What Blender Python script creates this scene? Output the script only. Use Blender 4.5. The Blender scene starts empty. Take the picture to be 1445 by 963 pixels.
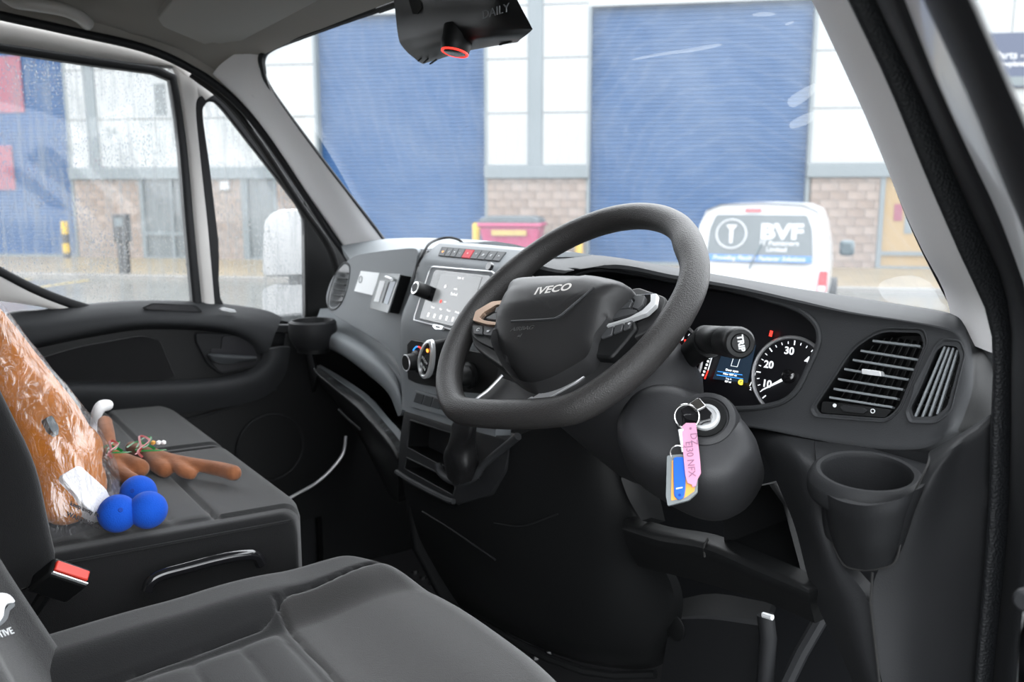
import bpy, bmesh, math, random
from mathutils import Vector, Matrix
from mathutils.geometry import tessellate_polygon
random.seed(4)
V = Vector
SC = bpy.context.scene
COL = SC.collection

# ------------------------------------------------------------------ camera, sky, exposure
# metres; X to the driver's (right) side, Y to the front of the van, Z up, Z=0 the cab floor
FPX, CX, CY = 1240.0, 722.5, 481.5
CAM = V((1.216, -0.678, 1.0))
YAW, PITCH = math.radians(54.8), math.radians(9.5)
FW = V((-math.sin(YAW) * math.cos(PITCH), math.cos(YAW) * math.cos(PITCH), -math.sin(PITCH)))
RT = FW.cross(V((0, 0, 1))).normalized()
UP = RT.cross(FW)
cam = bpy.data.cameras.new('camera')
co = bpy.data.objects.new('camera', cam)
COL.objects.link(co)
cam.sensor_width = 36.0
cam.lens = FPX / 1445 * 36.0
cam.clip_start = 0.02
cam.clip_end = 300
cam.dof.use_dof = True
cam.dof.focus_distance = 1.12
cam.dof.aperture_fstop = 6.3
co.matrix_world = Matrix((RT, UP, -FW)).transposed().to_4x4()
co.location = CAM
SC.camera = co

w = bpy.data.worlds.new('overcast_sky')
SC.world = w
w.use_nodes = True
wn = w.node_tree
bg = wn.nodes['Background']
tc = wn.nodes.new('ShaderNodeTexCoord')
sp = wn.nodes.new('ShaderNodeSeparateXYZ')
mr = wn.nodes.new('ShaderNodeMapRange')
mr.inputs[1].default_value = -0.1
mr.inputs[2].default_value = 1.0
mr.inputs[3].default_value = 1.1
mr.inputs[4].default_value = 1.5
wn.links.new(tc.outputs['Generated'], sp.inputs[0])
wn.links.new(sp.outputs['Z'], mr.inputs[0])
wn.links.new(mr.outputs[0], bg.inputs['Strength'])
bg.inputs['Color'].default_value = (0.93, 0.965, 1.0, 1)

SC.view_settings.view_transform = 'Standard'
SC.view_settings.look = 'None'
SC.view_settings.exposure = 2.85
SC.view_settings.gamma = 1.0
SC.view_settings.use_curve_mapping = False
try:
    SC.cycles.use_denoising = True
    SC.cycles.max_bounces = 10
    SC.cycles.transparent_max_bounces = 16
    SC.cycles.caustics_refractive = False
    SC.cycles.caustics_reflective = False
except Exception:
    pass


# ------------------------------------------------------------------ helpers
def ray(x, y):
    return FW + RT * ((x - CX) / FPX) - UP * ((y - CY) / FPX)


def at(x, y, X=None, Y=None, Z=None, pl=None):
    """where the sight line through a photograph pixel meets a plane of the van (X=, Y=, Z= or a plane (point, normal))"""
    r = ray(x, y)
    if X is not None:
        t = (X - CAM.x) / r.x
    elif Y is not None:
        t = (Y - CAM.y) / r.y
    elif Z is not None:
        t = (Z - CAM.z) / r.z
    else:
        t = (pl[0] - CAM).dot(pl[1]) / r.dot(pl[1])
    return CAM + r * t


def aX(pts, X): return [at(x, y, X=X) for x, y in pts]
def aY(pts, Y): return [at(x, y, Y=Y) for x, y in pts]
def aP(pts, pl): return [at(x, y, pl=pl) for x, y in pts]


WL = {}


def origin(o):
    return WL[o.name] if o is not None else V((0, 0, 0))


def empty(name, loc, label, cat, group=None, kind=None, parent=None):
    o = bpy.data.objects.new(name, None)
    COL.objects.link(o)
    o.empty_display_size = 0.05
    WL[o.name] = V(loc)
    o.location = V(loc) - origin(parent)
    o.parent = parent
    if label: o['label'] = label
    if cat: o['category'] = cat
    if group: o['group'] = group
    if kind: o['kind'] = kind
    return o


def tag(o, label=None, cat=None, group=None, kind=None):
    if label: o['label'] = label
    if cat: o['category'] = cat
    if group: o['group'] = group
    if kind: o['kind'] = kind
    return o


def mesh(name, verts, faces, mat, parent=None, smooth=True, bevel=0, subs=0, sharp=40, normals=True, segs=2):
    """one mesh object whose origin sits at the middle of its vertices"""
    n = len(verts)
    c = V((0, 0, 0))
    lo = V((min(v[0] for v in verts), min(v[1] for v in verts), min(v[2] for v in verts)))
    hi = V((max(v[0] for v in verts), max(v[1] for v in verts), max(v[2] for v in verts)))
    c = (lo + hi) / 2
    me = bpy.data.meshes.new(name)
    me.from_pydata([tuple(V(v) - c) for v in verts], [], faces)
    if normals:
        bm = bmesh.new()
        bm.from_mesh(me)
        bmesh.ops.recalc_face_normals(bm, faces=bm.faces)
        if not any(not e.is_manifold for e in bm.edges) and bm.calc_volume(signed=True) < 0:
            bmesh.ops.reverse_faces(bm, faces=bm.faces)
        bm.to_mesh(me)
        bm.free()
    me.materials.append(mat)
    o = bpy.data.objects.new(name, me)
    COL.objects.link(o)
    WL[o.name] = c
    o.location = c - origin(parent)
    o.parent = parent
    if smooth:
        for p in me.polygons: p.use_smooth = True
        try:
            me.set_sharp_from_angle(angle=math.radians(sharp))
        except Exception:
            pass
    if bevel:
        m = o.modifiers.new('bevel', 'BEVEL')
        m.width = bevel
        m.segments = segs
        m.limit_method = 'ANGLE'
        m.angle_limit = math.radians(35)
        m.harden_normals = False
    if subs:
        m = o.modifiers.new('subd', 'SUBSURF')
        m.levels = m.render_levels = subs
    return o


def cr(pts, n, closed=False):
    """Catmull-Rom through the points"""
    pts = [V(p) for p in pts]
    m = len(pts)
    if m < 2: return pts
    out = []
    rng = m if closed else m - 1
    for i in range(rng):
        if closed:
            a, b, c, d = pts[i - 1], pts[i], pts[(i + 1) % m], pts[(i + 2) % m]
        else:
            b, c = pts[i], pts[i + 1]
            a = pts[i - 1] if i > 0 else b * 2 - c
            d = pts[i + 2] if i + 2 < m else c * 2 - b
        for k in range(n):
            t = k / n
            out.append(0.5 * ((2 * b) + (c - a) * t + (2 * a - 5 * b + 4 * c - d) * t * t + (3 * b - a - 3 * c + d) * t ** 3))
    if not closed: out.append(pts[-1])
    return out


def rnd(pts, r=0.3, n=3):
    """round the corners of a polygon by cutting each back by the fraction r of its shorter side"""
    pts = [V(p) for p in pts]
    m = len(pts)
    out = []
    for i in range(m):
        a, b, c = pts[i - 1], pts[i], pts[(i + 1) % m]
        k = r * min((a - b).length, (c - b).length)
        p = b + (a - b).normalized() * k
        q = b + (c - b).normalized() * k
        for j in range(n + 1):
            t = j / n
            out.append(p * (1 - t) ** 2 + b * 2 * t * (1 - t) + q * t * t)
    return out


def net(name, rows, mat, parent=None, back=None, n=4, m=4, smooth=True, closed_u=False, **kw):
    """smooth surface through a net of points; back = vector (or function) that gives it a real thickness"""
    R = [cr(r, m, closed_u) for r in rows]
    cols = len(R[0])
    G = []
    tr = [cr([R[i][j] for i in range(len(R))], n) for j in range(cols)]
    nr = len(tr[0])
    verts = [tr[j][i] for i in range(nr) for j in range(cols)]
    fc = []
    cc = cols if closed_u else cols - 1
    for i in range(nr - 1):
        for j in range(cc):
            j2 = (j + 1) % cols
            fc.append((i * cols + j, i * cols + j2, (i + 1) * cols + j2, (i + 1) * cols + j))
    if back is not None:
        N = len(verts)
        if isinstance(back, (int, float)):
            # even shell thickness, laid on the side away from the cabin
            off = []
            for i in range(nr):
                for j in range(cols):
                    a = verts[i * cols + min(j + 1, cols - 1)] - verts[i * cols + max(j - 1, 0)]
                    b = verts[min(i + 1, nr - 1) * cols + j] - verts[max(i - 1, 0) * cols + j]
                    off.append(a.cross(b).normalized())
            mid_ = len(off) // 2 + cols // 2
            sgn = -1 if off[mid_].dot(V((.3, -.8, .6))) > 0 else 1
            verts = verts + [v + o_ * (sgn * back) for v, o_ in zip(verts, off)]
        else:
            verts = verts + [v + (back(v) if callable(back) else V(back)) for v in verts]
        fc2 = [tuple(N + a for a in reversed(f)) for f in fc]
        ed = []
        for j in range(cc):
            j2 = (j + 1) % cols
            ed.append((j, j2, N + j2, N + j))
            k = (nr - 1) * cols
            ed.append((k + j2, k + j, N + k + j, N + k + j2))
        if not closed_u:
            for i in range(nr - 1):
                a, b = i * cols, (i + 1) * cols
                ed.append((b, a, N + a, N + b))
                a, b = i * cols + cols - 1, (i + 1) * cols + cols - 1
                ed.append((a, b, N + b, N + a))
        fc = fc + fc2 + ed
    return mesh(name, verts, fc, mat, parent, smooth=smooth, **kw)


def prism(name, pts, back, mat, parent=None, bevel=0, smooth=True, **kw):
    """outline pushed back by a vector"""
    pts = [V(p) for p in pts]
    n = len(pts)
    b = V(back)
    verts = pts + [p + b for p in pts]
    fc = [tuple(range(n)), tuple(range(2 * n - 1, n - 1, -1))]
    fc += [(i, (i + 1) % n, n + (i + 1) % n, n + i) for i in range(n)]
    return mesh(name, verts, fc, mat, parent, smooth=smooth, bevel=bevel, **kw)


def tube_data(path, r, seg=10, closed=False, cap=True, flat=None):
    path = [V(p) for p in path]
    n = len(path)
    verts, fc = [], []
    nrm = None
    for i, p in enumerate(path):
        if closed:
            t = path[(i + 1) % n] - path[i - 1]
        else:
            t = path[min(i + 1, n - 1)] - path[max(i - 1, 0)]
        t.normalize()
        if nrm is None:
            a = V((0, 0, 1)) if abs(t.z) < 0.9 else V((1, 0, 0))
            nrm = (a - t * a.dot(t)).normalized()
        else:
            nrm = (nrm - t * nrm.dot(t)).normalized()
        bi = t.cross(nrm)
        rr = r[i] if isinstance(r, (list, tuple)) else r
        for k in range(seg):
            a = 2 * math.pi * k / seg
            verts.append(p + (nrm * math.cos(a) + bi * math.sin(a) * (flat or 1)) * rr)
    m = n if closed else n - 1
    for i in range(m):
        for k in range(seg):
            a, b = i * seg + k, i * seg + (k + 1) % seg
            c, d = ((i + 1) % n) * seg + (k + 1) % seg, ((i + 1) % n) * seg + k
            fc.append((a, b, c, d))
    if cap and not closed:
        fc.append(tuple(range(seg)))
        fc.append(tuple((n - 1) * seg + k for k in range(seg)))
    return verts, fc


def tube(name, path, r, mat, parent=None, seg=10, closed=False, **kw):
    v, f = tube_data(path, r, seg, closed)
    return mesh(name, v, f, mat, parent, **kw)


def join_data(parts):
    V_, F_ = [], []
    for v, f in parts:
        k = len(V_)
        V_ += v
        F_ += [tuple(a + k for a in x) for x in f]
    return V_, F_


def frame_mat(u, v):
    u = V(u).normalized()
    n = u.cross(V(v)).normalized()
    v = n.cross(u)
    return u, v, n


def box_data(c, u, v, n, su, sv, sn):
    c = V(c)
    vs = [c + u * (a * su / 2) + v * (b * sv / 2) + n * (d * sn / 2) for a in (-1, 1) for b in (-1, 1) for d in (-1, 1)]
    return vs, [(0, 1, 3, 2), (4, 6, 7, 5), (0, 4, 5, 1), (2, 3, 7, 6), (0, 2, 6, 4), (1, 5, 7, 3)]


EX, EY, EZ = V((1, 0, 0)), V((0, 1, 0)), V((0, 0, 1))


def box(name, c, s, mat, parent=None, u=EX, v=EY, bevel=0, **kw):
    u, v, n = frame_mat(u, v)
    vs, f = box_data(c, u, v, n, *s)
    return mesh(name, vs, f, mat, parent, bevel=bevel, **kw)


def lathe_data(c, ax, prof, seg=24, e1=None):
    """prof = [(radius, height along ax)]"""
    ax = V(ax).normalized()
    e1 = V(e1) if e1 else (V((0, 0, 1)) if abs(ax.z) < 0.8 else V((1, 0, 0)))
    e1 = (e1 - ax * e1.dot(ax)).normalized()
    e2 = ax.cross(e1)
    vs, fc = [], []
    for r, h in prof:
        for k in range(seg):
            a = 2 * math.pi * k / seg
            vs.append(V(c) + ax * h + (e1 * math.cos(a) + e2 * math.sin(a)) * r)
    for i in range(len(prof) - 1):
        for k in range(seg):
            fc.append((i * seg + k, i * seg + (k + 1) % seg, (i + 1) * seg + (k + 1) % seg, (i + 1) * seg + k))
    fc.append(tuple(range(seg)))
    fc.append(tuple((len(prof) - 1) * seg + k for k in range(seg)))
    return vs, fc


def lathe(name, c, ax, prof, mat, parent=None, seg=24, e1=None, **kw):
    v, f = lathe_data(c, ax, prof, seg, e1)
    return mesh(name, v, f, mat, parent, **kw)


def ring_data(outer, inner, back):
    n = len(outer)
    b = V(back)
    vs = list(outer) + list(inner) + [p + b for p in outer] + [p + b for p in inner]
    fc = []
    for i in range(n):
        j = (i + 1) % n
        fc += [(i, j, n + j, n + i), (2 * n + j, 2 * n + i, 3 * n + i, 3 * n + j), (i, 2 * n + i, 2 * n + j, j), (n + i, n + j, 3 * n + j, 3 * n + i)]
    return vs, fc


def ring(name, outer, inner, back, mat, parent=None, bevel=0, **kw):
    v, f = ring_data(outer, inner, back)
    return mesh(name, v, f, mat, parent, bevel=bevel, **kw)


def cut(o, pts, back, front=0.0):
    """cut a hole (outline pushed along back) out of a solid"""
    b = V(back)
    pts = [V(p) - b.normalized() * front for p in pts]
    n = len(pts)
    b = b + b.normalized() * front
    vs = pts + [p + b for p in pts]
    fc = [tuple(range(n)), tuple(range(2 * n - 1, n - 1, -1))] + [(i, (i + 1) % n, n + (i + 1) % n, n + i) for i in range(n)]
    me = bpy.data.meshes.new('tmp')
    me.from_pydata([tuple(v) for v in vs], [], fc)
    bm = bmesh.new(); bm.from_mesh(me)
    bmesh.ops.recalc_face_normals(bm, faces=bm.faces)
    bm.to_mesh(me); bm.free()
    me.materials.append(o.data.materials[0])
    c = bpy.data.objects.new('tmp', me)
    COL.objects.link(c)
    bake(o)
    m = o.modifiers.new('cut', 'BOOLEAN')
    m.operation = 'DIFFERENCE'
    m.solver = 'EXACT'; m.use_self = True
    m.object = c
    bake(o)
    bpy.data.objects.remove(c)


def bake(o):
    if not o.modifiers: return
    bpy.context.view_layer.update()
    dg = bpy.context.evaluated_depsgraph_get()
    me = bpy.data.meshes.new_from_object(o.evaluated_get(dg))
    o.modifiers.clear()
    me.name = o.name
    o.data = me
    for p in me.polygons: p.use_smooth = True
    me.set_sharp_from_angle(angle=math.radians(35))


def text(name, s, c, u, v, size, mat, parent=None, depth=0.0006, align='CENTER', shear=0, bold=0.0, squash=1.0):
    """flat lettering, centre c, reading along u with v up"""
    cu = bpy.data.curves.new('lettering', 'FONT')
    cu.body = s
    cu.size = size
    cu.align_x = align
    cu.align_y = 'CENTER'
    cu.extrude = depth
    cu.shear = shear
    cu.offset = bold
    cu.resolution_u = 3
    tmp = bpy.data.objects.new('tmp', cu)
    COL.objects.link(tmp)
    bpy.context.view_layer.update()
    dg = bpy.context.evaluated_depsgraph_get()
    me = bpy.data.meshes.new_from_object(tmp.evaluated_get(dg))
    bpy.data.objects.remove(tmp)
    u, v, n = frame_mat(u, v)
    vs = [V(c) + u * (p.co.x * squash) + v * p.co.y + n * p.co.z for p in me.vertices]
    fs = [tuple(p.vertices) for p in me.polygons]
    bpy.data.meshes.remove(me)
    return mesh(name, vs, fs, mat, parent, smooth=False, normals=False)


# ------------------------------------------------------------------ materials
MT = {}


def mat(name, col, rough=0.5, metal=0.0, spec=0.5, bump=0.0, bscale=200.0, var=0.0, vscale=8.0, emit=None, estr=1.0, sheen=0.0, coat=0.0, trans=0.0, ior=1.45, btype='NOISE'):
    m = bpy.data.materials.new(name)
    m.use_nodes = True
    nt = m.node_tree
    p = nt.nodes['Principled BSDF']
    p.inputs['Base Color'].default_value = (*col, 1)
    p.inputs['Roughness'].default_value = rough
    p.inputs['Metallic'].default_value = metal
    p.inputs['Specular IOR Level'].default_value = spec
    p.inputs['Sheen Weight'].default_value = sheen
    p.inputs['Coat Weight'].default_value = coat
    p.inputs['Transmission Weight'].default_value = trans
    p.inputs['IOR'].default_value = ior
    if emit:
        p.inputs['Emission Color'].default_value = (*emit, 1)
        p.inputs['Emission Strength'].default_value = estr
    t = nt.nodes.new('ShaderNodeTexCoord')
    if var:
        n = nt.nodes.new('ShaderNodeTexNoise')
        n.inputs['Scale'].default_value = vscale
        n.inputs['Detail'].default_value = 5
        r = nt.nodes.new('ShaderNodeMapRange')
        r.inputs[1].default_value = 0.3; r.inputs[2].default_value = 0.7
        r.inputs[3].default_value = 1 - var; r.inputs[4].default_value = 1 + var
        h = nt.nodes.new('ShaderNodeMix'); h.data_type = 'RGBA'; h.blend_type = 'MULTIPLY'
        h.inputs[0].default_value = 1
        h.inputs[6].default_value = (*col, 1)
        nt.links.new(t.outputs['Object'], n.inputs['Vector'])
        nt.links.new(n.outputs['Fac'], r.inputs[0])
        nt.links.new(r.outputs[0], h.inputs[7])
        nt.links.new(h.outputs[2], p.inputs['Base Color'])
    if bump:
        if btype == 'VORONOI':
            n = nt.nodes.new('ShaderNodeTexVoronoi')
            out = n.outputs['Distance']
        elif btype == 'WAVE':
            n = nt.nodes.new('ShaderNodeTexWave'); out = n.outputs['Color']
        else:
            n = nt.nodes.new('ShaderNodeTexNoise')
            n.inputs['Detail'].default_value = 3
            out = n.outputs['Fac']
        n.inputs['Scale'].default_value = bscale
        b = nt.nodes.new('ShaderNodeBump')
        b.inputs['Strength'].default_value = bump
        b.inputs['Distance'].default_value = 0.0008
        nt.links.new(t.outputs['Object'], n.inputs['Vector'])
        nt.links.new(out, b.inputs['Height'])
        nt.links.new(b.outputs[0], p.inputs['Normal'])
    MT[name] = m
    return m


mat('dash_plastic', (0.0208, 0.0218, 0.0234), 0.62, bump=0.35, bscale=900, spec=0.2)
mat('dash_plastic_lit', (0.1323, 0.1437, 0.1518), 0.6, bump=0.35, bscale=900, spec=0.3)  # lighter copy of dash_plastic, brighter light on lid and console put into the colour
mat('shroud_plastic', (0.0175, 0.0178, 0.0193), 0.5, bump=0.3, bscale=800, spec=0.3)
mat('gaiter_leather', (0.0104, 0.0104, 0.0109), 0.35, bump=0.4, bscale=300)
mat('badge_metal', (0.78, 0.75, 0.72), 0.25, metal=0.35, spec=0.8)
mat('dash_lower', (0.0115, 0.012, 0.013), 0.55, bump=0.35, bscale=700, spec=0.18)
mat('black_plastic', (0.0062, 0.0065, 0.0068), 0.42, bump=0.15, bscale=800, spec=0.2)
mat('gloss_black', (0.008, 0.008, 0.009), 0.12, coat=0.3)
mat('wheel_leather', (0.0187, 0.0179, 0.0177), 0.48, bump=0.55, bscale=620, btype='VORONOI', spec=0.3)
mat('wheel_hub', (0.0166, 0.0166, 0.0172), 0.45, bump=0.2, bscale=900, spec=0.3)
mat('rubber', (0.0057, 0.0062, 0.0073), 0.6, bump=0.3, bscale=300, spec=0.3)
mat('rubber_grain', (0.0078, 0.0086, 0.0099), 0.55, bump=0.9, bscale=420, btype='VORONOI', spec=0.3)
mat('silver', (0.66, 0.67, 0.68), 0.35, metal=0.6)
mat('chrome', (0.8, 0.8, 0.8), 0.12, metal=1.0)
mat('reflection_trim', (0.594, 0.414, 0.306), 0.33, metal=0.9)  # silver trim with a warm reflection put into its colour
mat('headliner', (0.31, 0.2945, 0.2751), 0.9, bump=0.3, bscale=500, spec=0.2)
mat('visor_fabric', (0.3546, 0.3478, 0.3274), 0.9, bump=0.3, bscale=500, spec=0.2)
mat('pillar_trim', (0.68, 0.6715, 0.68), 0.6, bump=0.1, bscale=600, spec=0.4)
mat('door_frame_trim', (0.4488, 0.4352, 0.4216), 0.45, spec=0.5)
mat('white_paint', (0.6804, 0.6899, 0.7088), 0.25, coat=0.5)
mat('mirror_pale', (0.06, 0.063, 0.066), 0.3, coat=0.3)
mat('van_white', (0.2352, 0.2408, 0.2464), 0.3, coat=0.4)
mat('dark_glass', (0.028, 0.0364, 0.0392), 0.15)
mat('gauge_black', (0.006, 0.006, 0.008), 0.35)
mat('gauge_white', (0.7, 0.72, 0.75), 0.5, emit=(0.8, 0.85, 0.9), estr=0.140)
mat('gauge_ring', (0.42, 0.42, 0.43), 0.35, metal=0.6)
mat('lit_white', (0.8, 0.8, 0.8), 0.5, emit=(0.9, 0.95, 1.0), estr=0.252)
mat('lit_red', (0.8, 0.05, 0.03), 0.5, emit=(1.0, 0.03, 0.02), estr=0.308)
mat('lit_blue', (0.05, 0.2, 0.6), 0.5, emit=(0.03, 0.25, 0.75), estr=0.280)
mat('lit_yellow', (0.8, 0.6, 0.05), 0.5, emit=(0.95, 0.7, 0.05), estr=0.280)
mat('lit_orange', (0.8, 0.3, 0.05), 0.5, emit=(1.0, 0.25, 0.03), estr=0.504)
mat('display_dark', (0.01, 0.013, 0.02), 0.15, emit=(0.006, 0.012, 0.02), estr=0.336)
mat('screen_lit', (0.05, 0.055, 0.06), 0.2, emit=(0.42, 0.43, 0.43), estr=0.05)
mat('screen_icon', (0.6, 0.6, 0.6), 0.3, emit=(0.9, 0.9, 0.9), estr=0.112)
mat('print_white', (0.55, 0.56, 0.57), 0.6)
mat('print_grey', (0.096, 0.102, 0.108), 0.6)
mat('switch_red', (0.30, 0.015, 0.025), 0.65, spec=0.2)
mat('switch_grey', (0.035, 0.038, 0.041), 0.6, spec=0.25)
mat('emboss_dark', (0.008, 0.008, 0.008), 0.6)
mat('button_grey', (0.035, 0.036, 0.038), 0.4)
mat('sticker_white', (0.74, 0.76, 0.77), 0.6)
mat('holder_clear', (0.16, 0.175, 0.18), 0.2, spec=0.6)
mat('holder_card', (0.44, 0.48, 0.528), 0.5)
mat('seat_fabric', (0.0063, 0.0063, 0.0067), 0.95, bump=0.8, bscale=900, sheen=0.2, spec=0.15)
mat('seat_panel', (0.0127, 0.0121, 0.0119), 0.95, bump=0.8, bscale=900, sheen=0.25, spec=0.15)
mat('seat_plastic', (0.0042, 0.0042, 0.0047), 0.3)
mat('seam_black', (0.006, 0.006, 0.006), 0.8)
mat('foam_blue', (0.004, 0.062, 0.4), 0.85, bump=0.7, bscale=500, sheen=0.05, spec=0.2)
mat('foam_hole', (0.004, 0.035, 0.25), 0.95)
mat('brown_felt', (.20, .078, .036), 0.95, bump=0.8, bscale=260, sheen=0.15, var=0.25, vscale=25, spec=0.1)
mat('plush_orange', (0.4, 0.125, 0.012), 0.95, bump=0.6, bscale=200, var=0.25, vscale=14, sheen=0.1, spec=0.1)
mat('plush_white', (0.75, 0.74, 0.74), 0.9, bump=0.3, bscale=150)
mat('ribbon_red', (0.3, 0.004, 0.004), 0.4)
mat('ribbon_green', (0.008, 0.13, 0.022), 0.4)
mat('ink_black', (0.012, 0.010, 0.010), 0.6)
mat('tag_pink', (0.465, 0.21, 0.315), 0.6)
mat('tag_ink', (0.20, 0.10, 0.17), 0.7)
mat('tag_blue', (0.0065, 0.0845, 0.455), 0.3)
mat('tag_orange', (0.585, 0.285, 0.0525), 0.6)
mat('buckle_red', (0.45, 0.03, 0.018), 0.4)
mat('bin_pink', (0.1904, 0.0196, 0.0616), 0.45)
mat('bin_lid', (0.0392, 0.0476, 0.0532), 0.5)
mat('bollard_yellow', (0.28, 0.1792, 0.0056), 0.5)
mat('bollard_black', (0.0112, 0.0112, 0.0123), 0.5)
mat('door_blue', (0.009, 0.043, 0.115), 0.5, var=0.06, vscale=0.6)
mat('cladding', (0.1848, 0.1932, 0.1932), 0.5, var=0.02, vscale=0.5)
mat('steel_grey', (0.0728, 0.0868, 0.0924), 0.5)
mat('block_a', (0.1316, 0.1036, 0.0868), 0.9, var=0.12, vscale=3, bump=0.5, bscale=30)
mat('block_b', (0.1428, 0.1148, 0.098), 0.9, var=0.12, vscale=3, bump=0.5, bscale=30)
mat('block_c', (0.1232, 0.0952, 0.0784), 0.9, var=0.12, vscale=3, bump=0.5, bscale=30)
mat('mortar', (0.1176, 0.1008, 0.0868), 0.95, var=0.1, vscale=3)
mat('office_wall', (0.13, 0.095, 0.05), 0.9, emit=(0.75, 0.45, 0.12), estr=0.034)  # warm room light put into the wall colour as a glow
mat('window_grey', (0.0504, 0.0588, 0.0616), 0.25, var=0.25, vscale=0.8)
mat('sign_navy', (0.0224, 0.0308, 0.056), 0.4)
mat('sign_blue', (0.0056, 0.0672, 0.196), 0.4)
mat('sign_red', (.11, .018, .035), 0.5)
mat('text_white', (0.2352, 0.2408, 0.2464), 0.5)
mat('lamp_red', (0.28, 0.0168, 0.0224), 0.3)
mat('mirror_black', (0.0168, 0.0336, 0.0392), 0.3)
mat('tyre', (0.02, 0.02, 0.02), 0.8)
mat('paving_buff', (0.112, 0.0896, 0.056), 0.35, var=0.2, vscale=1.2)
mat('asphalt', (0.0616, 0.0616, 0.056), 0.25, var=0.2, vscale=0.7, bump=0.3, bscale=20)
mat('kerb', (0.112, 0.1064, 0.098), 0.5, var=0.1, vscale=2)
mat('road_yellow', (0.2016, 0.1512, 0.042), 0.4, var=0.1, vscale=4)
mat('mat_rubber', (0.0052, 0.0052, 0.0057), 0.4)


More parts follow.
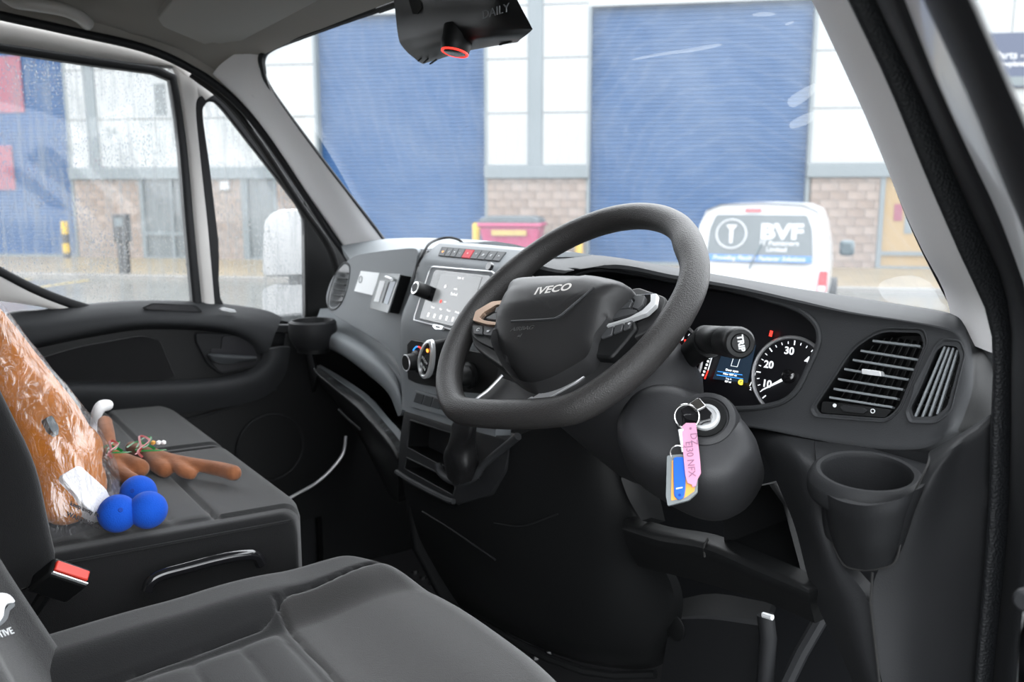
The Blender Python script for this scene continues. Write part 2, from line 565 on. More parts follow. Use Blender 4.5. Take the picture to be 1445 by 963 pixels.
def glass(name, haze_col, haze, drops=0.0, dscale=120, wipe=False):
    """clear pane with a film of haze and rain on it"""
    m = bpy.data.materials.new(name)
    m.use_nodes = True
    nt = m.node_tree
    nt.nodes.clear()
    N = nt.nodes.new
    L = nt.links.new
    out = N('ShaderNodeOutputMaterial')
    tr = N('ShaderNodeBsdfTransparent')
    gl = N('ShaderNodeBsdfGlossy'); gl.inputs['Roughness'].default_value = 0.03
    df = N('ShaderNodeBsdfDiffuse'); df.inputs['Color'].default_value = (*haze_col, 1)
    tl = N('ShaderNodeBsdfTranslucent'); tl.inputs['Color'].default_value = (*haze_col, 1)
    fog = N('ShaderNodeMixShader'); fog.inputs[0].default_value = 0.6
    L(df.outputs[0], fog.inputs[1]); L(tl.outputs[0], fog.inputs[2])
    m1 = N('ShaderNodeMixShader'); m1.inputs[0].default_value = 0.014
    L(tr.outputs[0], m1.inputs[1]); L(gl.outputs[0], m1.inputs[2])
    tcn = N('ShaderNodeTexCoord')
    nz = N('ShaderNodeTexNoise'); nz.inputs['Scale'].default_value = 5; nz.inputs['Detail'].default_value = 6; nz.inputs['Roughness'].default_value = 0.65
    L(tcn.outputs['Object'], nz.inputs['Vector'])
    mp = N('ShaderNodeMapRange')
    mp.inputs[1].default_value = 0.35; mp.inputs[2].default_value = 0.75
    mp.inputs[3].default_value = haze * 0.7; mp.inputs[4].default_value = haze * 1.5
    L(nz.outputs['Fac'], mp.inputs[0])
    fac = mp.outputs[0]
    if wipe:
        # wiper arcs: fine rings about the wiper pivot
        mpg = N('ShaderNodeMapping'); mpg.inputs['Location'].default_value = (-0.35, 0.0, 0.35)
        wv = N('ShaderNodeTexWave'); wv.wave_type = 'RINGS'; wv.rings_direction = 'Y'
        wv.inputs['Scale'].default_value = 14; wv.inputs['Distortion'].default_value = 9; wv.inputs['Detail'].default_value = 6; wv.inputs['Detail Scale'].default_value = 0.6
        L(tcn.outputs['Object'], mpg.inputs[0]); L(mpg.outputs[0], wv.inputs[0])
        r2 = N('ShaderNodeMapRange'); r2.inputs[1].default_value = 0.72; r2.inputs[2].default_value = 1.0; r2.inputs[3].default_value = 0; r2.inputs[4].default_value = 0.035
        L(wv.outputs['Fac'], r2.inputs[0])
        ad = N('ShaderNodeMath'); ad.operation = 'ADD'
        L(fac, ad.inputs[0]); L(r2.outputs[0], ad.inputs[1])
        fac = ad.outputs[0]
    if drops:
        # run-down streaks of water
        ms = N('ShaderNodeMapping'); ms.inputs['Scale'].default_value = (1, 1, 0.10)
        sn = N('ShaderNodeTexNoise'); sn.inputs['Scale'].default_value = 85; sn.inputs['Detail'].default_value = 4
        L(tcn.outputs['Object'], ms.inputs[0]); L(ms.outputs[0], sn.inputs['Vector'])
        sr = N('ShaderNodeMapRange'); sr.inputs[1].default_value = 0.48; sr.inputs[2].default_value = 0.66; sr.inputs[3].default_value = 0.0; sr.inputs[4].default_value = 0.22
        L(sn.outputs['Fac'], sr.inputs[0])
        ad = N('ShaderNodeMath'); ad.operation = 'ADD'
        L(fac, ad.inputs[0]); L(sr.outputs[0], ad.inputs[1])
        fac = ad.outputs[0]
    m2 = N('ShaderNodeMixShader')
    L(fac, m2.inputs[0]); L(m1.outputs[0], m2.inputs[1]); L(fog.outputs[0], m2.inputs[2])
    last = m2
    if drops:
        mg = N('ShaderNodeMapping'); mg.inputs['Scale'].default_value = (1, 1, 0.45)
        L(tcn.outputs['Object'], mg.inputs[0])
        vo = N('ShaderNodeTexVoronoi'); vo.inputs['Scale'].default_value = dscale
        L(mg.outputs[0], vo.inputs['Vector'])
        wn1 = N('ShaderNodeTexNoise'); wn1.inputs['Scale'].default_value = 9; wn1.inputs['Detail'].default_value = 3
        L(tcn.outputs['Object'], wn1.inputs['Vector'])
        th = N('ShaderNodeMapRange'); th.inputs[1].default_value = 0.35; th.inputs[2].default_value = 0.7; th.inputs[3].default_value = 0.20; th.inputs[4].default_value = 0.20 + drops * 0.5
        L(wn1.outputs['Fac'], th.inputs[0])
        lt = N('ShaderNodeMath'); lt.operation = 'LESS_THAN'
        L(vo.outputs['Distance'], lt.inputs[0]); L(th.outputs[0], lt.inputs[1])
        bp = N('ShaderNodeBump'); bp.inputs['Strength'].default_value = 0.7; bp.inputs['Distance'].default_value = 0.002; bp.invert = True
        L(vo.outputs['Distance'], bp.inputs['Height'])
        rf = N('ShaderNodeBsdfRefraction'); rf.inputs['IOR'].default_value = 1.2; rf.inputs['Roughness'].default_value = 0.15
        rf.inputs['Color'].default_value = (0.9, 0.93, 0.95, 1)
        L(bp.outputs[0], rf.inputs['Normal'])
        hf = N('ShaderNodeMixShader'); hf.inputs[0].default_value = 0.3
        L(rf.outputs[0], hf.inputs[1]); L(fog.outputs[0], hf.inputs[2])
        m3 = N('ShaderNodeMixShader')
        L(lt.outputs[0], m3.inputs[0]); L(m2.outputs[0], m3.inputs[1]); L(hf.outputs[0], m3.inputs[2])
        last = m3
    L(last.outputs[0], out.inputs[0])
    MT[name] = m
    return m


glass('windscreen_glass', (0.24, 0.26, 0.28), 0.17, drops=0.0, wipe=True)
glass('rainy_glass', (0.24, 0.255, 0.26), 0.09, drops=0.26, dscale=270)
glass('gauge_glass', (0.5, 0.5, 0.5), 0.0)


def film(name):
    """crinkled clear plastic"""
    m = bpy.data.materials.new(name)
    m.use_nodes = True
    nt = m.node_tree
    nt.nodes.clear()
    N = nt.nodes.new; L = nt.links.new
    out = N('ShaderNodeOutputMaterial')
    tr = N('ShaderNodeBsdfTransparent'); tr.inputs[0].default_value = (0.93, 0.93, 0.95, 1)
    gl = N('ShaderNodeBsdfGlossy'); gl.inputs['Roughness'].default_value = 0.22
    df = N('ShaderNodeBsdfDiffuse'); df.inputs[0].default_value = (0.8, 0.8, 0.82, 1)
    t = N('ShaderNodeTexCoord')
    mg = N('ShaderNodeMapping'); mg.inputs['Rotation'].default_value = (0.4, 0.6, 0.2); mg.inputs['Scale'].default_value = (1, 2.2, 1)
    vo = N('ShaderNodeTexVoronoi'); vo.feature = 'DISTANCE_TO_EDGE'; vo.inputs['Scale'].default_value = 26
    nz = N('ShaderNodeTexNoise'); nz.inputs['Scale'].default_value = 18; nz.inputs['Detail'].default_value = 4; nz.inputs['Distortion'].default_value = 1.2
    L(t.outputs['Object'], mg.inputs[0]); L(mg.outputs[0], nz.inputs[0]); L(nz.outputs['Color'], vo.inputs['Vector'])
    vo.inputs['Scale'].default_value = 9
    b = N('ShaderNodeBump'); b.inputs['Strength'].default_value = 1.0; b.inputs['Distance'].default_value = 0.004
    L(nz.outputs['Fac'], b.inputs['Height'])
    L(b.outputs[0], gl.inputs['Normal'])
    r = N('ShaderNodeMapRange'); r.inputs[1].default_value = 0.0; r.inputs[2].default_value = 0.06; r.inputs[3].default_value = 0.28; r.inputs[4].default_value = 0.015
    L(vo.outputs['Distance'], r.inputs[0])
    m1 = N('ShaderNodeMixShader'); L(r.outputs[0], m1.inputs[0]); L(tr.outputs[0], m1.inputs[1]); L(df.outputs[0], m1.inputs[2])
    m2 = N('ShaderNodeMixShader'); m2.inputs[0].default_value = 0.10
    L(m1.outputs[0], m2.inputs[1]); L(gl.outputs[0], m2.inputs[2])
    L(m2.outputs[0], out.inputs[0])
    MT[name] = m


film('clear_film')


def smear(name, k):
    m = bpy.data.materials.new(name)
    m.use_nodes = True
    nt = m.node_tree; nt.nodes.clear()
    out = nt.nodes.new('ShaderNodeOutputMaterial'); tr = nt.nodes.new('ShaderNodeBsdfTransparent'); df = nt.nodes.new('ShaderNodeBsdfDiffuse'); tl = nt.nodes.new('ShaderNodeBsdfTranslucent')
    df.inputs[0].default_value = (0.45, 0.47, 0.48, 1); tl.inputs[0].default_value = (0.45, 0.47, 0.48, 1)
    a = nt.nodes.new('ShaderNodeMixShader'); a.inputs[0].default_value = 0.6
    b = nt.nodes.new('ShaderNodeMixShader'); b.inputs[0].default_value = k
    nt.links.new(df.outputs[0], a.inputs[1]); nt.links.new(tl.outputs[0], a.inputs[2])
    nt.links.new(tr.outputs[0], b.inputs[1]); nt.links.new(a.outputs[0], b.inputs[2]); nt.links.new(b.outputs[0], out.inputs[0])
    MT[name] = m


smear('smear_film', 0.08)
M = MT
# ------------------------------------------------------------------ the yard outside
GZ = -0.95
FH = V((-math.sin(YAW), math.cos(YAW), 0))
DEL = math.radians(10)
FT = (RT * math.cos(DEL) - FH * math.sin(DEL)).normalized()      # along the facade, to the right
FN = (-FH * math.cos(DEL) - RT * math.sin(DEL)).normalized()     # out of the facade
F0 = CAM + FH * 24.5
FAC = (F0, FN)


def fs(px, py=300.0):
    """run along the facade seen at a photograph pixel"""
    return (at(px, py, pl=FAC) - F0).dot(FT)


def fz(px, py): return at(px, py, pl=FAC).z


def fp(s, z, out=0.0): return V((F0.x, F0.y, 0)) + FT * s + EZ * z + FN * out


def fbox(name, s0, s1, z0, z1, out0, out1, mt, parent, bevel=0, **kw):
    c = fp((s0 + s1) / 2, (z0 + z1) / 2, (out0 + out1) / 2)
    return box(name, c, (s1 - s0, z1 - z0, out1 - out0), mt, parent, u=FT, v=EZ, bevel=bevel, smooth=False, **kw)


g = CAM + FH * 30; g.z = GZ - 0.05
ground = box('ground', (0, 0, GZ - 0.1), (160, 160, 0.2), M['asphalt'])
ground.location = V((-12, 10, GZ - 0.1)); WL[ground.name] = V((-12, 10, GZ - 0.1))
tag(ground, 'wet grey asphalt yard in front of the industrial units', None, kind='structure')
pv = fbox('pavement', -24, 24, GZ - 0.02, GZ + 0.06, 0.05, 5.4, M['paving_buff'], None)
tag(pv, 'wet buff paving along the foot of the units', kind='structure')
kb = fbox('kerb', -24, 24, GZ - 0.02, GZ + 0.10, 5.4, 5.75, M['kerb'], None)
tag(kb, 'pale concrete kerb edging the buff paving', kind='structure')
for (s0, s1, o0, o1) in ((-12.5, -9.2, 7.6, 7.75), (-10.4, -10.25, 6.0, 9.5), (-8.9, -8.75, 6.0, 9.5), (-15.5, -12.6, 7.0, 7.15)):
    t_ = fbox('trim_1', s0, s1, GZ, GZ + 0.006, o0, o1, M['road_yellow'], None)
    t_.name = 'road_marking'
    tag(t_, 'worn yellow bay line painted on the wet asphalt', kind='structure', group='yellow bay lines')

bld = empty('warehouse_building', fp(0, GZ, 0), 'white clad industrial units with blue roller doors and blockwork base', 'building')
zb0, zb1 = fz(690, 252), fz(690, 234)          # grey band
zt = 7.5
ZD = fz(1000, 3)                                # head of the roller doors
jz = [zb1, fz(730, 160), fz(730, 83), fz(730, 8), zt]
S = {k: fs(k, 235) for k in (-160, 101, 127, 142, 350, 448, 687, 745, 765, 829, 1142, 1700)}
doors = [(S[-160], S[101]), (S[448], S[687]), (S[829], S[1142])]
solids = [(S[101], S[127]), (S[142], S[448]), (S[687], S[745]), (S[765], S[829]), (S[1142], S[1700])]
# back wall, pilasters, band
for (a, b) in ((S[101], S[448]), (S[687], S[829]), (S[1142], S[1700])):
    fbox('wall_core', a, b, GZ, zt, -0.5, -0.06, M['mortar'], bld)
    fbox('grey_band', a - 0.06, b + 0.04, zb0, zb1, -0.05, 0.10, M['steel_grey'], bld, bevel=0.02)
for (a, b) in solids:
    n = max(1, round((b - a) / 5.2))
    for i in range(n):
        for j in range(4):
            x0, x1 = a + (b - a) * i / n, a + (b - a) * (i + 1) / n
            fbox('cladding_panel', x0 + 0.008, x1 - 0.008, jz[j] + 0.012, jz[j + 1] - 0.012, -0.06, 0.0, M['cladding'], bld, bevel=0.006)
for (a, b) in ((S[127], S[142]), (S[745], S[765])):
    fbox('grey_pilaster', a, b, zb1, zt, -0.06, 0.03, M['steel_grey'], bld, bevel=0.01)
# roller doors of ribbed slats
for (a, b) in doors:
    fc, vs = [], []
    zz = GZ + 0.1
    k = 0
    prof = []
    while zz < ZD:
        prof += [(zz, -0.26), (zz + 0.05, -0.235), (zz + 0.085, -0.235), (zz + 0.098, -0.27)]
        zz += 0.105
    for (z, o) in prof:
        vs += [fp(a, z, o), fp(b, z, o)]
    for i in range(len(prof) - 1):
        fc.append((2 * i, 2 * i + 1, 2 * i + 3, 2 * i + 2))
    rd = mesh('roller_door', vs, fc, M['door_blue'], bld, smooth=False)
    fbox('bottom_rail', a + 0.02, b - 0.02, GZ, GZ + 0.12, -0.30, -0.20, M['steel_grey'], rd)
    fbox('jamb', a - 0.02, a + 0.06, GZ, ZD, -0.4, 0.02, M['steel_grey'], rd)
    fbox('jamb', b - 0.06, b + 0.02, GZ, ZD, -0.4, 0.02, M['steel_grey'], rd)
    fbox('lintel', a - 0.02, b + 0.02, ZD, zt, -0.4, 0.0, M['cladding'], bld)
# red lettering boards on the left roller door
for (x0, y0, x1, y1) in ((-30, 78, 24, 158), (-30, 205, 12, 268)):
    a, b = fs(x0, (y0 + y1) / 2), fs(x1, (y0 + y1) / 2)
    fbox('red_panel', a, b, fz(0, y1), fz(0, y0), -0.23, -0.2, M['sign_red'], bld)

# blockwork: every block a piece
BM = [M['block_a'], M['block_b'], M['block_c']]
bmesh_cache = {}


def block(w, mt, parent, c):
    key = (round(w, 2), mt.name)
    if key not in bmesh_cache:
        o = box('block', c, (w - 0.014, 0.211, 0.09), mt, parent, u=FT, v=EZ, smooth=False)
        bmesh_cache[key] = o.data
        return o
    o = bpy.data.objects.new('block', bmesh_cache[key])
    COL.objects.link(o)
    o.location = V(c) - origin(parent)
    o.parent = parent
    return o


def bond(x0, x1, py=300):
    a, b = fs(x0, py), fs(x1, py)
    bw = fbox('blockwork', a, b, GZ, zb0, -0.06, -0.012, M['mortar'], bld)
    z = GZ
    r = 0
    rows = round((zb0 - GZ) / 0.225)
    for r in range(rows):
        z = GZ + 0.225 * r + 0.1125
        s = a
        first = True
        while s < b - 0.03:
            w = 0.45 if not (first and r % 2) else 0.225
            first = False
            w = min(w, b - s)
            if w > 0.08:
                block(w, random.choice(BM), bw, fp(s + w / 2, z, -0.035))
            s += w


bond(108, 199); bond(292, 342); bond(392, 447); bond(688, 828); bond(1143, 1240)


def glazing(x0, x1, mull, trans, py=300, lit=False):
    a, b = fs(x0, py), fs(x1, py)
    fr = fbox('glazed_screen', a, b, GZ + 0.02, zb0, -0.055, -0.045, M['office_wall'] if lit else M['window_grey'], bld)
    for (s0, s1) in [(a, a + 0.12), (b - 0.1, b)] + [(m_ - 0.04, m_ + 0.04) for m_ in mull]:
        fbox('frame', s0, s1, GZ, zb0, -0.045, 0.03, M['steel_grey'], fr)
    for z in trans:
        fbox('frame', a, b, z - 0.05, z + 0.05, -0.04, 0.025, M['steel_grey'], fr)
    return fr


glazing(199, 292, [fs(243)], [GZ + 0.06, fz(220, 330)])
glazing(342, 392, [fs(349)], [GZ + 0.06])
fr = glazing(1240, 1400, [fs(1322)], [GZ + 0.06, fz(1280, 358)], lit=True)
fbox('notice', fs(1278), fs(1290), fz(1280, 330), fz(1280, 290), -0.044, -0.03, M['steel_grey'], fr)
fbox('notice', fs(1262), fs(1274), fz(1268, 312), fz(1268, 288), -0.044, -0.03, M['sign_red'], fr)
fbox('upper_window', fs(229), fs(244), fz(235, 162), fz(235, 118), -0.02, 0.02, M['window_grey'], bld)
text('unit_number', 'S4', fp(fs(166), fz(166, 186), 0.012), FT, EZ, 0.36, M['steel_grey'], bld)
fbox('wall_lamp', fs(315), fs(327), fz(320, 268), fz(320, 256), 0.0, 0.12, M['text_white'], bld)
# navy company board, right
sg = fbox('company_sign', fs(1392, 80), fs(1640, 80), fz(1420, 124), fz(1420, 47), 0.02, 0.08, M['sign_navy'], None)
WL[sg.name] = WL[sg.name]
tag(sg, 'navy company board with white lettering high on the white cladding at the right', 'sign')
sw = 1.0
text('lettering', 'Parts - Commercial', fp(fs(1402, 80), fz(1420, 79), 0.085), FT, EZ, 0.25, M['text_white'], sg, align='LEFT', bold=0.006)
text('lettering', 'nowplanac', fp(fs(1404, 90), fz(1420, 91), 0.085), FT, EZ, 0.17, M['text_white'], sg, align='LEFT', bold=0.006)
fbox('blue_stripe', fs(1392, 80), fs(1640, 80), fz(1420, 122), fz(1420, 109), 0.08, 0.09, M['steel_grey'], sg)

# bollards
def ground_at(px, py):
    p = at(px, py, Z=GZ)
    return p


def bollard(px, dist_out, label, banded):
    s = fs(px)
    b = fp(s, GZ, dist_out)
    root = empty('bollard', b, label, 'bollard', 'safety bollards at the door jambs')
    if banded:
        hs = [0, .22, .50, .78, 1.15]
        for i in range(4):
            lathe('yellow_band' if i % 2 else 'black_band', b + EZ * hs[i], EZ, [(0.105, 0), (0.105, hs[i + 1] - hs[i] - 0.002)], M['bollard_yellow' if i % 2 else 'bollard_black'], root, seg=16)
    else:
        lathe('post', b, EZ, [(0.105, 0), (0.105, 1.12), (0.09, 1.16), (0.03, 1.18)], M['bollard_yellow'], root, seg=16)
        lathe('foot_collar', b, EZ, [(0.13, 0), (0.13, 0.03)], M['bollard_black'], root, seg=16)


bollard(105, 0.5, 'yellow and black banded bollard seen through the passenger window by the left blue door', True)
bollard(677, 0.5, 'yellow bollard just left of the pink wheelie bin', False)
bollard(820, 0.5, 'yellow bollard right of the bin seen under the steering wheel rim', False)

# dark service post
b = at(177, 391, Z=GZ)
root = empty('service_post', b, 'dark service post with a boxy head in front of the left blockwork', 'post')
box('stem', b + EZ * 0.42, (0.24, 0.16, 0.84), M['bollard_black'], root, u=FT, v=FN, bevel=0.02)
box('head', b + EZ * 1.16, (0.36, 0.22, 0.66), M['bollard_black'], root, u=FT, v=FN, bevel=0.03)
box('screen', b + EZ * 1.3 + FN * 0.115, (0.2, 0.012, 0.2), M['steel_grey'], root, u=FT, v=FN)

# pink bin
s0, s1 = fs(692), fs(783)
o0 = 1.0
bc = fp((s0 + s1) / 2 * 0.96, GZ, o0 + 0.5)
root = empty('wheelie_bin', bc, 'large pink wheelie bin with a dark grey lid in front of the blockwork pier', 'bin')
W2 = 0.80
bodyv = []
rows = []
for (z, wx, wy) in ((0.18, 0.60, 0.40), (0.6, 0.68, 0.46), (1.12, 0.78, 0.52)):
    rows.append([bc + FT * (a * wx) + FN * (c * wy) + EZ * z for a, c in ((-1, -1), (1, -1), (1, 1), (-1, 1))])
vs = [p for r in rows for p in r]
fc = [(4 * i + k, 4 * i + (k + 1) % 4, 4 * i + 4 + (k + 1) % 4, 4 * i + 4 + k) for i in range(2) for k in range(4)] + [(0, 1, 2, 3), (8, 9, 10, 11)]
mesh('body', vs, fc, M['bin_pink'], root, smooth=False, bevel=0.04)
box('rim', bc + EZ * 1.17, (1.66, 1.14, 0.1), M['bin_pink'], root, u=FT, v=FN, bevel=0.03)
lid = [bc + FT * a + EZ * z for a, z in ((-0.80, 1.22), (-0.76, 1.33), (-0.6, 1.39), (0.6, 1.39), (0.76, 1.33), (0.80, 1.22))]
prism('lid', [p - FN * 0.54 for p in lid], FN * 1.08, M['bin_lid'], root, bevel=0.02)
box('label_plate', bc + EZ * 0.98 + FN * 0.55, (0.9, 0.02, 0.14), M['road_yellow'], root, u=FT, v=FN)
for a in (-0.5, 0.5):
    for c in (-0.3, 0.3):
        lathe('caster', bc + FT * a + FN * c + EZ * 0.1 - FT * 0.03, FT, [(0.1, 0), (0.1, 0.06)], M['tyre'], root, seg=14)

# small white van parked nose to the blue door
hd = math.radians(21)
VF = (FH * math.cos(hd) + RT * math.sin(hd)).normalized()
VR = VF.cross(EZ).normalized()
DV = 11.4
vc = CAM + (FH + RT * ((1069 - CX) / FPX)) * DV
vc.z = GZ
root = empty('small_van', vc, 'small white panel van parked in front of the blue door beyond the windscreen', 'van')


def vp(f_, r_, z_): return vc + VF * f_ + VR * r_ + EZ * z_


prof = [(-0.80, 0.28), (-0.86, 0.6), (-0.875, 0.95), (-0.85, 1.2), (-0.78, 1.55), (-0.70, 1.74), (-0.52, 1.815), (0, 1.84)]
prof = prof + [(-a, b) for a, b in reversed(prof[:-1])]
rows = []
for (f_, sx, top, sh) in ((0.0, 0.97, 1.0, 0.0), (0.12, 1.0, 1.0, 0), (1.5, 1.0, 1.015, 0), (2.6, 1.0, 1.0, 0), (3.25, .97, .60, 0), (4.1, .9, .52, 0), (4.3, .8, .42, 0)):
    rr = []
    for (r_, z_) in prof:
        zz = z_ if z_ < 0.95 * top else 0.95 * min(1, top) + (z_ - 0.95 * min(1, top)) * (1 if top >= 1 else max(0.02, (1.84 * top - .95 * top) / (1.84 - .95 * top)))
        lean = 0.0
        if f_ == 0.0: lean = max(0, zz - 1.0) * 0.22
        rr.append(vp(f_ + lean, r_ * sx, zz))
    rows.append(rr)
nv = len(prof)
vs = [p for r in rows for p in r]
fc = [(i * nv + k, i * nv + k + 1, (i + 1) * nv + k + 1, (i + 1) * nv + k) for i in range(len(rows) - 1) for k in range(nv - 1)]
fc += [tuple(range(nv)), tuple((len(rows) - 1) * nv + k for k in range(nv))]
fc += [(i * nv, (i + 1) * nv, (i + 1) * nv + nv - 1, i * nv + nv - 1) for i in range(len(rows) - 1)]
mesh('body', vs, fc, M['van_white'], root, bevel=0.03, sharp=50)
RU = (EZ + VF * 0.22).normalized()
RN = VR.cross(RU).normalized()
if RN.dot(VF) > 0: RN = -RN


def rp(r_, z_, out=0.0): return vp(max(0, z_ - 1.0) * 0.22, r_, z_) + RN * out


def rear_poly(pts, out, th, nm, mt, par, r=0.25, **kw):
    return prism(nm, rnd([rp(a, b, out) for a, b in pts], r, 4), RN * th, mt, par, **kw)


rear_poly([(-0.67, 1.07), (0.67, 1.07), (0.64, 1.5), (0.57, 1.68), (-0.57, 1.68), (-0.64, 1.5)], 0.0, 0.012, 'rear_window', M['dark_glass'], root, 0.2)
rear_poly([(-0.66, 1.08), (0.66, 1.08), (0.66, 1.165), (-0.66, 1.165)], 0.013, 0.004, 'blue_strip', M['sign_blue'], root, 0.05)
# high brake lamp, screw emblem, lettering
box('brake_lamp', rp(-0.10, 1.735, 0.02), (0.2, 0.04, 0.04), M['lamp_red'], root, u=VR, v=RU)
cc = rp(-0.36, 1.43, 0.016)
v1, f1 = tube_data([cc + (VR * math.cos(a) + RU * math.sin(a)) * 0.19 for a in [i * math.pi / 18 for i in range(36)]], 0.012, 6, True)
mesh('round_emblem', v1, f1, M['text_white'], root)
prism('screw_emblem', [cc + VR * a + RU * b for a, b in ((-.07, .12), (.07, .12), (.05, .09), (.025, .06), (.02, -.12), (-.02, -.12), (-.025, .06), (-.05, .09))], RN * 0.006, M['text_white'], root)
text('lettering', 'BVF', rp(0.27, 1.46, 0.016), VR, RU, 0.27, M['text_white'], root, bold=0.012, squash=1.2)
text('lettering', 'IT Fasteners', rp(0.25, 1.32, 0.016), VR, RU, 0.085, M['text_white'], root, bold=0.002, squash=1.15)
text('lettering', 'Limited', rp(0.22, 1.24, 0.016), VR, RU, 0.085, M['text_white'], root, bold=0.002)
text('lettering', 'Providing Flexible Fastener Solutions', rp(0, 1.122, 0.019), VR, RU, 0.078, M['text_white'], root, bold=0.002, shear=0.2, squash=1.0)
tube('wiper', [rp(-0.10, 0.98, 0.05), rp(-0.06, 1.1, 0.06), rp(0.03, 1.3, 0.05)], 0.012, M['mirror_black'], root, seg=6)
for s_ in (-1, 1):
    lamp = rear_poly([(s_ * 0.74, 0.72), (s_ * 0.86, 0.72), (s_ * 0.86, 0.98), (s_ * 0.76, 0.98)], 0.0, 0.03, 'tail_lamp', M['lamp_red'], root, 0.15)
    box('reversing_lens', rp(s_ * 0.80, 0.76, 0.035), (0.09, 0.07, 0.01), M['text_white'], lamp, u=VR, v=RU)
    box('door_mirror', vp(2.75, s_ * 1.06, 1.13), (0.12, 0.22, 0.24), M['mirror_black'], root, u=VF, v=VR, bevel=0.05)
    for f_ in (0.75, 3.4):
        lathe('wheel', vp(f_, s_ * 0.84 - 0.1, 0.31), VR, [(0.31, 0), (0.31, 0.2), (0.2, 0.205)], M['tyre'], root, seg=20)
box('bumper', vp(-0.04, 0, 0.42), (0.14, 1.66, 0.26), M['van_white'], root, u=VF, v=-VR, bevel=0.05)
box('number_plate', rp(0.0, 0.74, 0.02), (0.52, 0.02, 0.11), M['road_yellow'], root, u=VR, v=RN)
# ------------------------------------------------------------------ cab shell
def S_(o, label, n=None):
    o['kind'] = 'structure'
    o['label'] = label
    if n: o.name = n
    return o


# windscreen: base and head curves (m)
base = [V(p) for p in ((-0.72, 0.305, 0.85), (-0.40, 0.43, 0.855), (0, 0.475, 0.858), (0.40, 0.43, 0.855), (0.72, 0.305, 0.85))]
head = [V(p) for p in ((-0.655, -0.01, 1.30), (-0.34, 0.10, 1.345), (0, 0.14, 1.362), (0.34, 0.10, 1.345), (0.655, -0.01, 1.30))]
mid = [a.lerp(b, 0.5) + V((0, 0.012, 0.012)) for a, b in zip(base, head)]
ws = net('window_1', [base, mid, head], M['windscreen_glass'], None, n=8, m=6)
S_(ws, 'hazy windscreen with wiper smears between the two pillars')

# dried smears left on the inside of the glass
def on_glass(x, y, lift=0.002):
    r = ray(x, y).normalized()
    ok, loc, nrm, i = ws.ray_cast(CAM - WL[ws.name], r)
    return (loc + WL[ws.name] - r * lift) if ok else None


bpy.context.view_layer.update()
for pts_ in ([(894, 83), (925, 76), (970, 69), (1012, 62), (1016, 65), (985, 72), (930, 79), (897, 85)], [(1062, 20), (1080, 17), (1094, 20), (1084, 23), (1066, 23)], [(1108, 34), (1118, 30), (1120, 32), (1110, 36)],
             [(1112, 140), (1148, 118), (1148, 132), (1120, 152)], [(1116, 172), (1146, 158), (1145, 172), (1118, 182)],
             [(1240, 402), (1262, 392), (1290, 390), (1312, 400), (1326, 425), (1336, 438), (1290, 432), (1250, 424)]):
    q_ = [on_glass(x, y) for x, y in pts_]
    if all(p is not None for p in q_):
        s_ = prism('smear', cr(q_, 3, True), V((0, .0006, .0004)), M['smear_film'], ws, smooth=False)

# headliner
hl = [
    [(-0.885, -1.15, 1.36), (-0.72, -1.15, 1.42), (0, -1.15, 1.45), (0.72, -1.15, 1.42), (0.885, -1.15, 1.36)],
    [(-0.86, -0.456, 1.356), (-0.70, -0.46, 1.415), (0, -0.46, 1.44), (0.70, -0.46, 1.415), (0.86, -0.456, 1.356)],
    [(-0.86, -0.192, 1.322), (-0.70, -0.19, 1.372), (0, -0.15, 1.41), (0.70, -0.19, 1.372), (0.86, -0.192, 1.322)],
    [(-0.845, -0.06, 1.275), (-0.68, -0.06, 1.315), (0, 0.05, 1.385), (0.68, -0.06, 1.315), (0.845, -0.06, 1.275)],
    [(-0.80, 0.0, 1.225), (-0.655, 0.0, 1.288), (0, 0.14, 1.358), (0.655, 0.0, 1.288), (0.80, 0.0, 1.225)],
]
cl = net('ceiling', hl, M['headliner'], None, back=(0, 0, 0.03), n=5, m=6)
S_(cl, 'grey brown cloth headliner curving down to the windscreen head')

# left A pillar trim between the windscreen edge and the door seal
def pillar(name, A, B, mt, bulge, back, label, n=4):
    A = cr(A, n); B = cr(B, n)
    k = min(len(A), len(B))
    rows = []
    for i in range(k):
        a, b = A[i], B[i]
        m_ = (a + b) / 2 + V(bulge)
        rows.append([a, a.lerp(m_, 0.55) + V(bulge) * 0.25, b.lerp(m_, 0.55) + V(bulge) * 0.25, b])
    o = net(name, rows, mt, None, back=back, n=1, m=4)
    return S_(o, label)


def resample(pts, n):
    P = cr(pts, 12)
    L = [0]
    for a, b in zip(P, P[1:]): L.append(L[-1] + (b - a).length)
    out = []
    for k in range(n):
        t = L[-1] * k / (n - 1)
        i = 0
        while i < len(L) - 2 and L[i + 1] < t: i += 1
        f_ = (t - L[i]) / max(1e-9, L[i + 1] - L[i])
        out.append(P[i].lerp(P[i + 1], min(1, max(0, f_))))
    return out


A = [at(367, 60, X=-.655), at(372, 100, X=-.655), at(395, 145, X=-.66), at(460, 235, X=-.675), at(525, 318, X=-.69), at(562, 364, X=-.70)]
B = [at(300, 104, X=-.82), at(350, 153, X=-.82), at(395, 214, X=-.82), at(440, 283, X=-.82), at(480, 341, X=-.815), at(512, 392, X=-.81)]
pillar('pillar', resample(A, 8), resample(B, 8), M['pillar_trim'], (0.012, -0.012, 0.004), (-0.016, 0.008, -0.002), 'pale grey trim of the passenger side windscreen pillar', n=3)
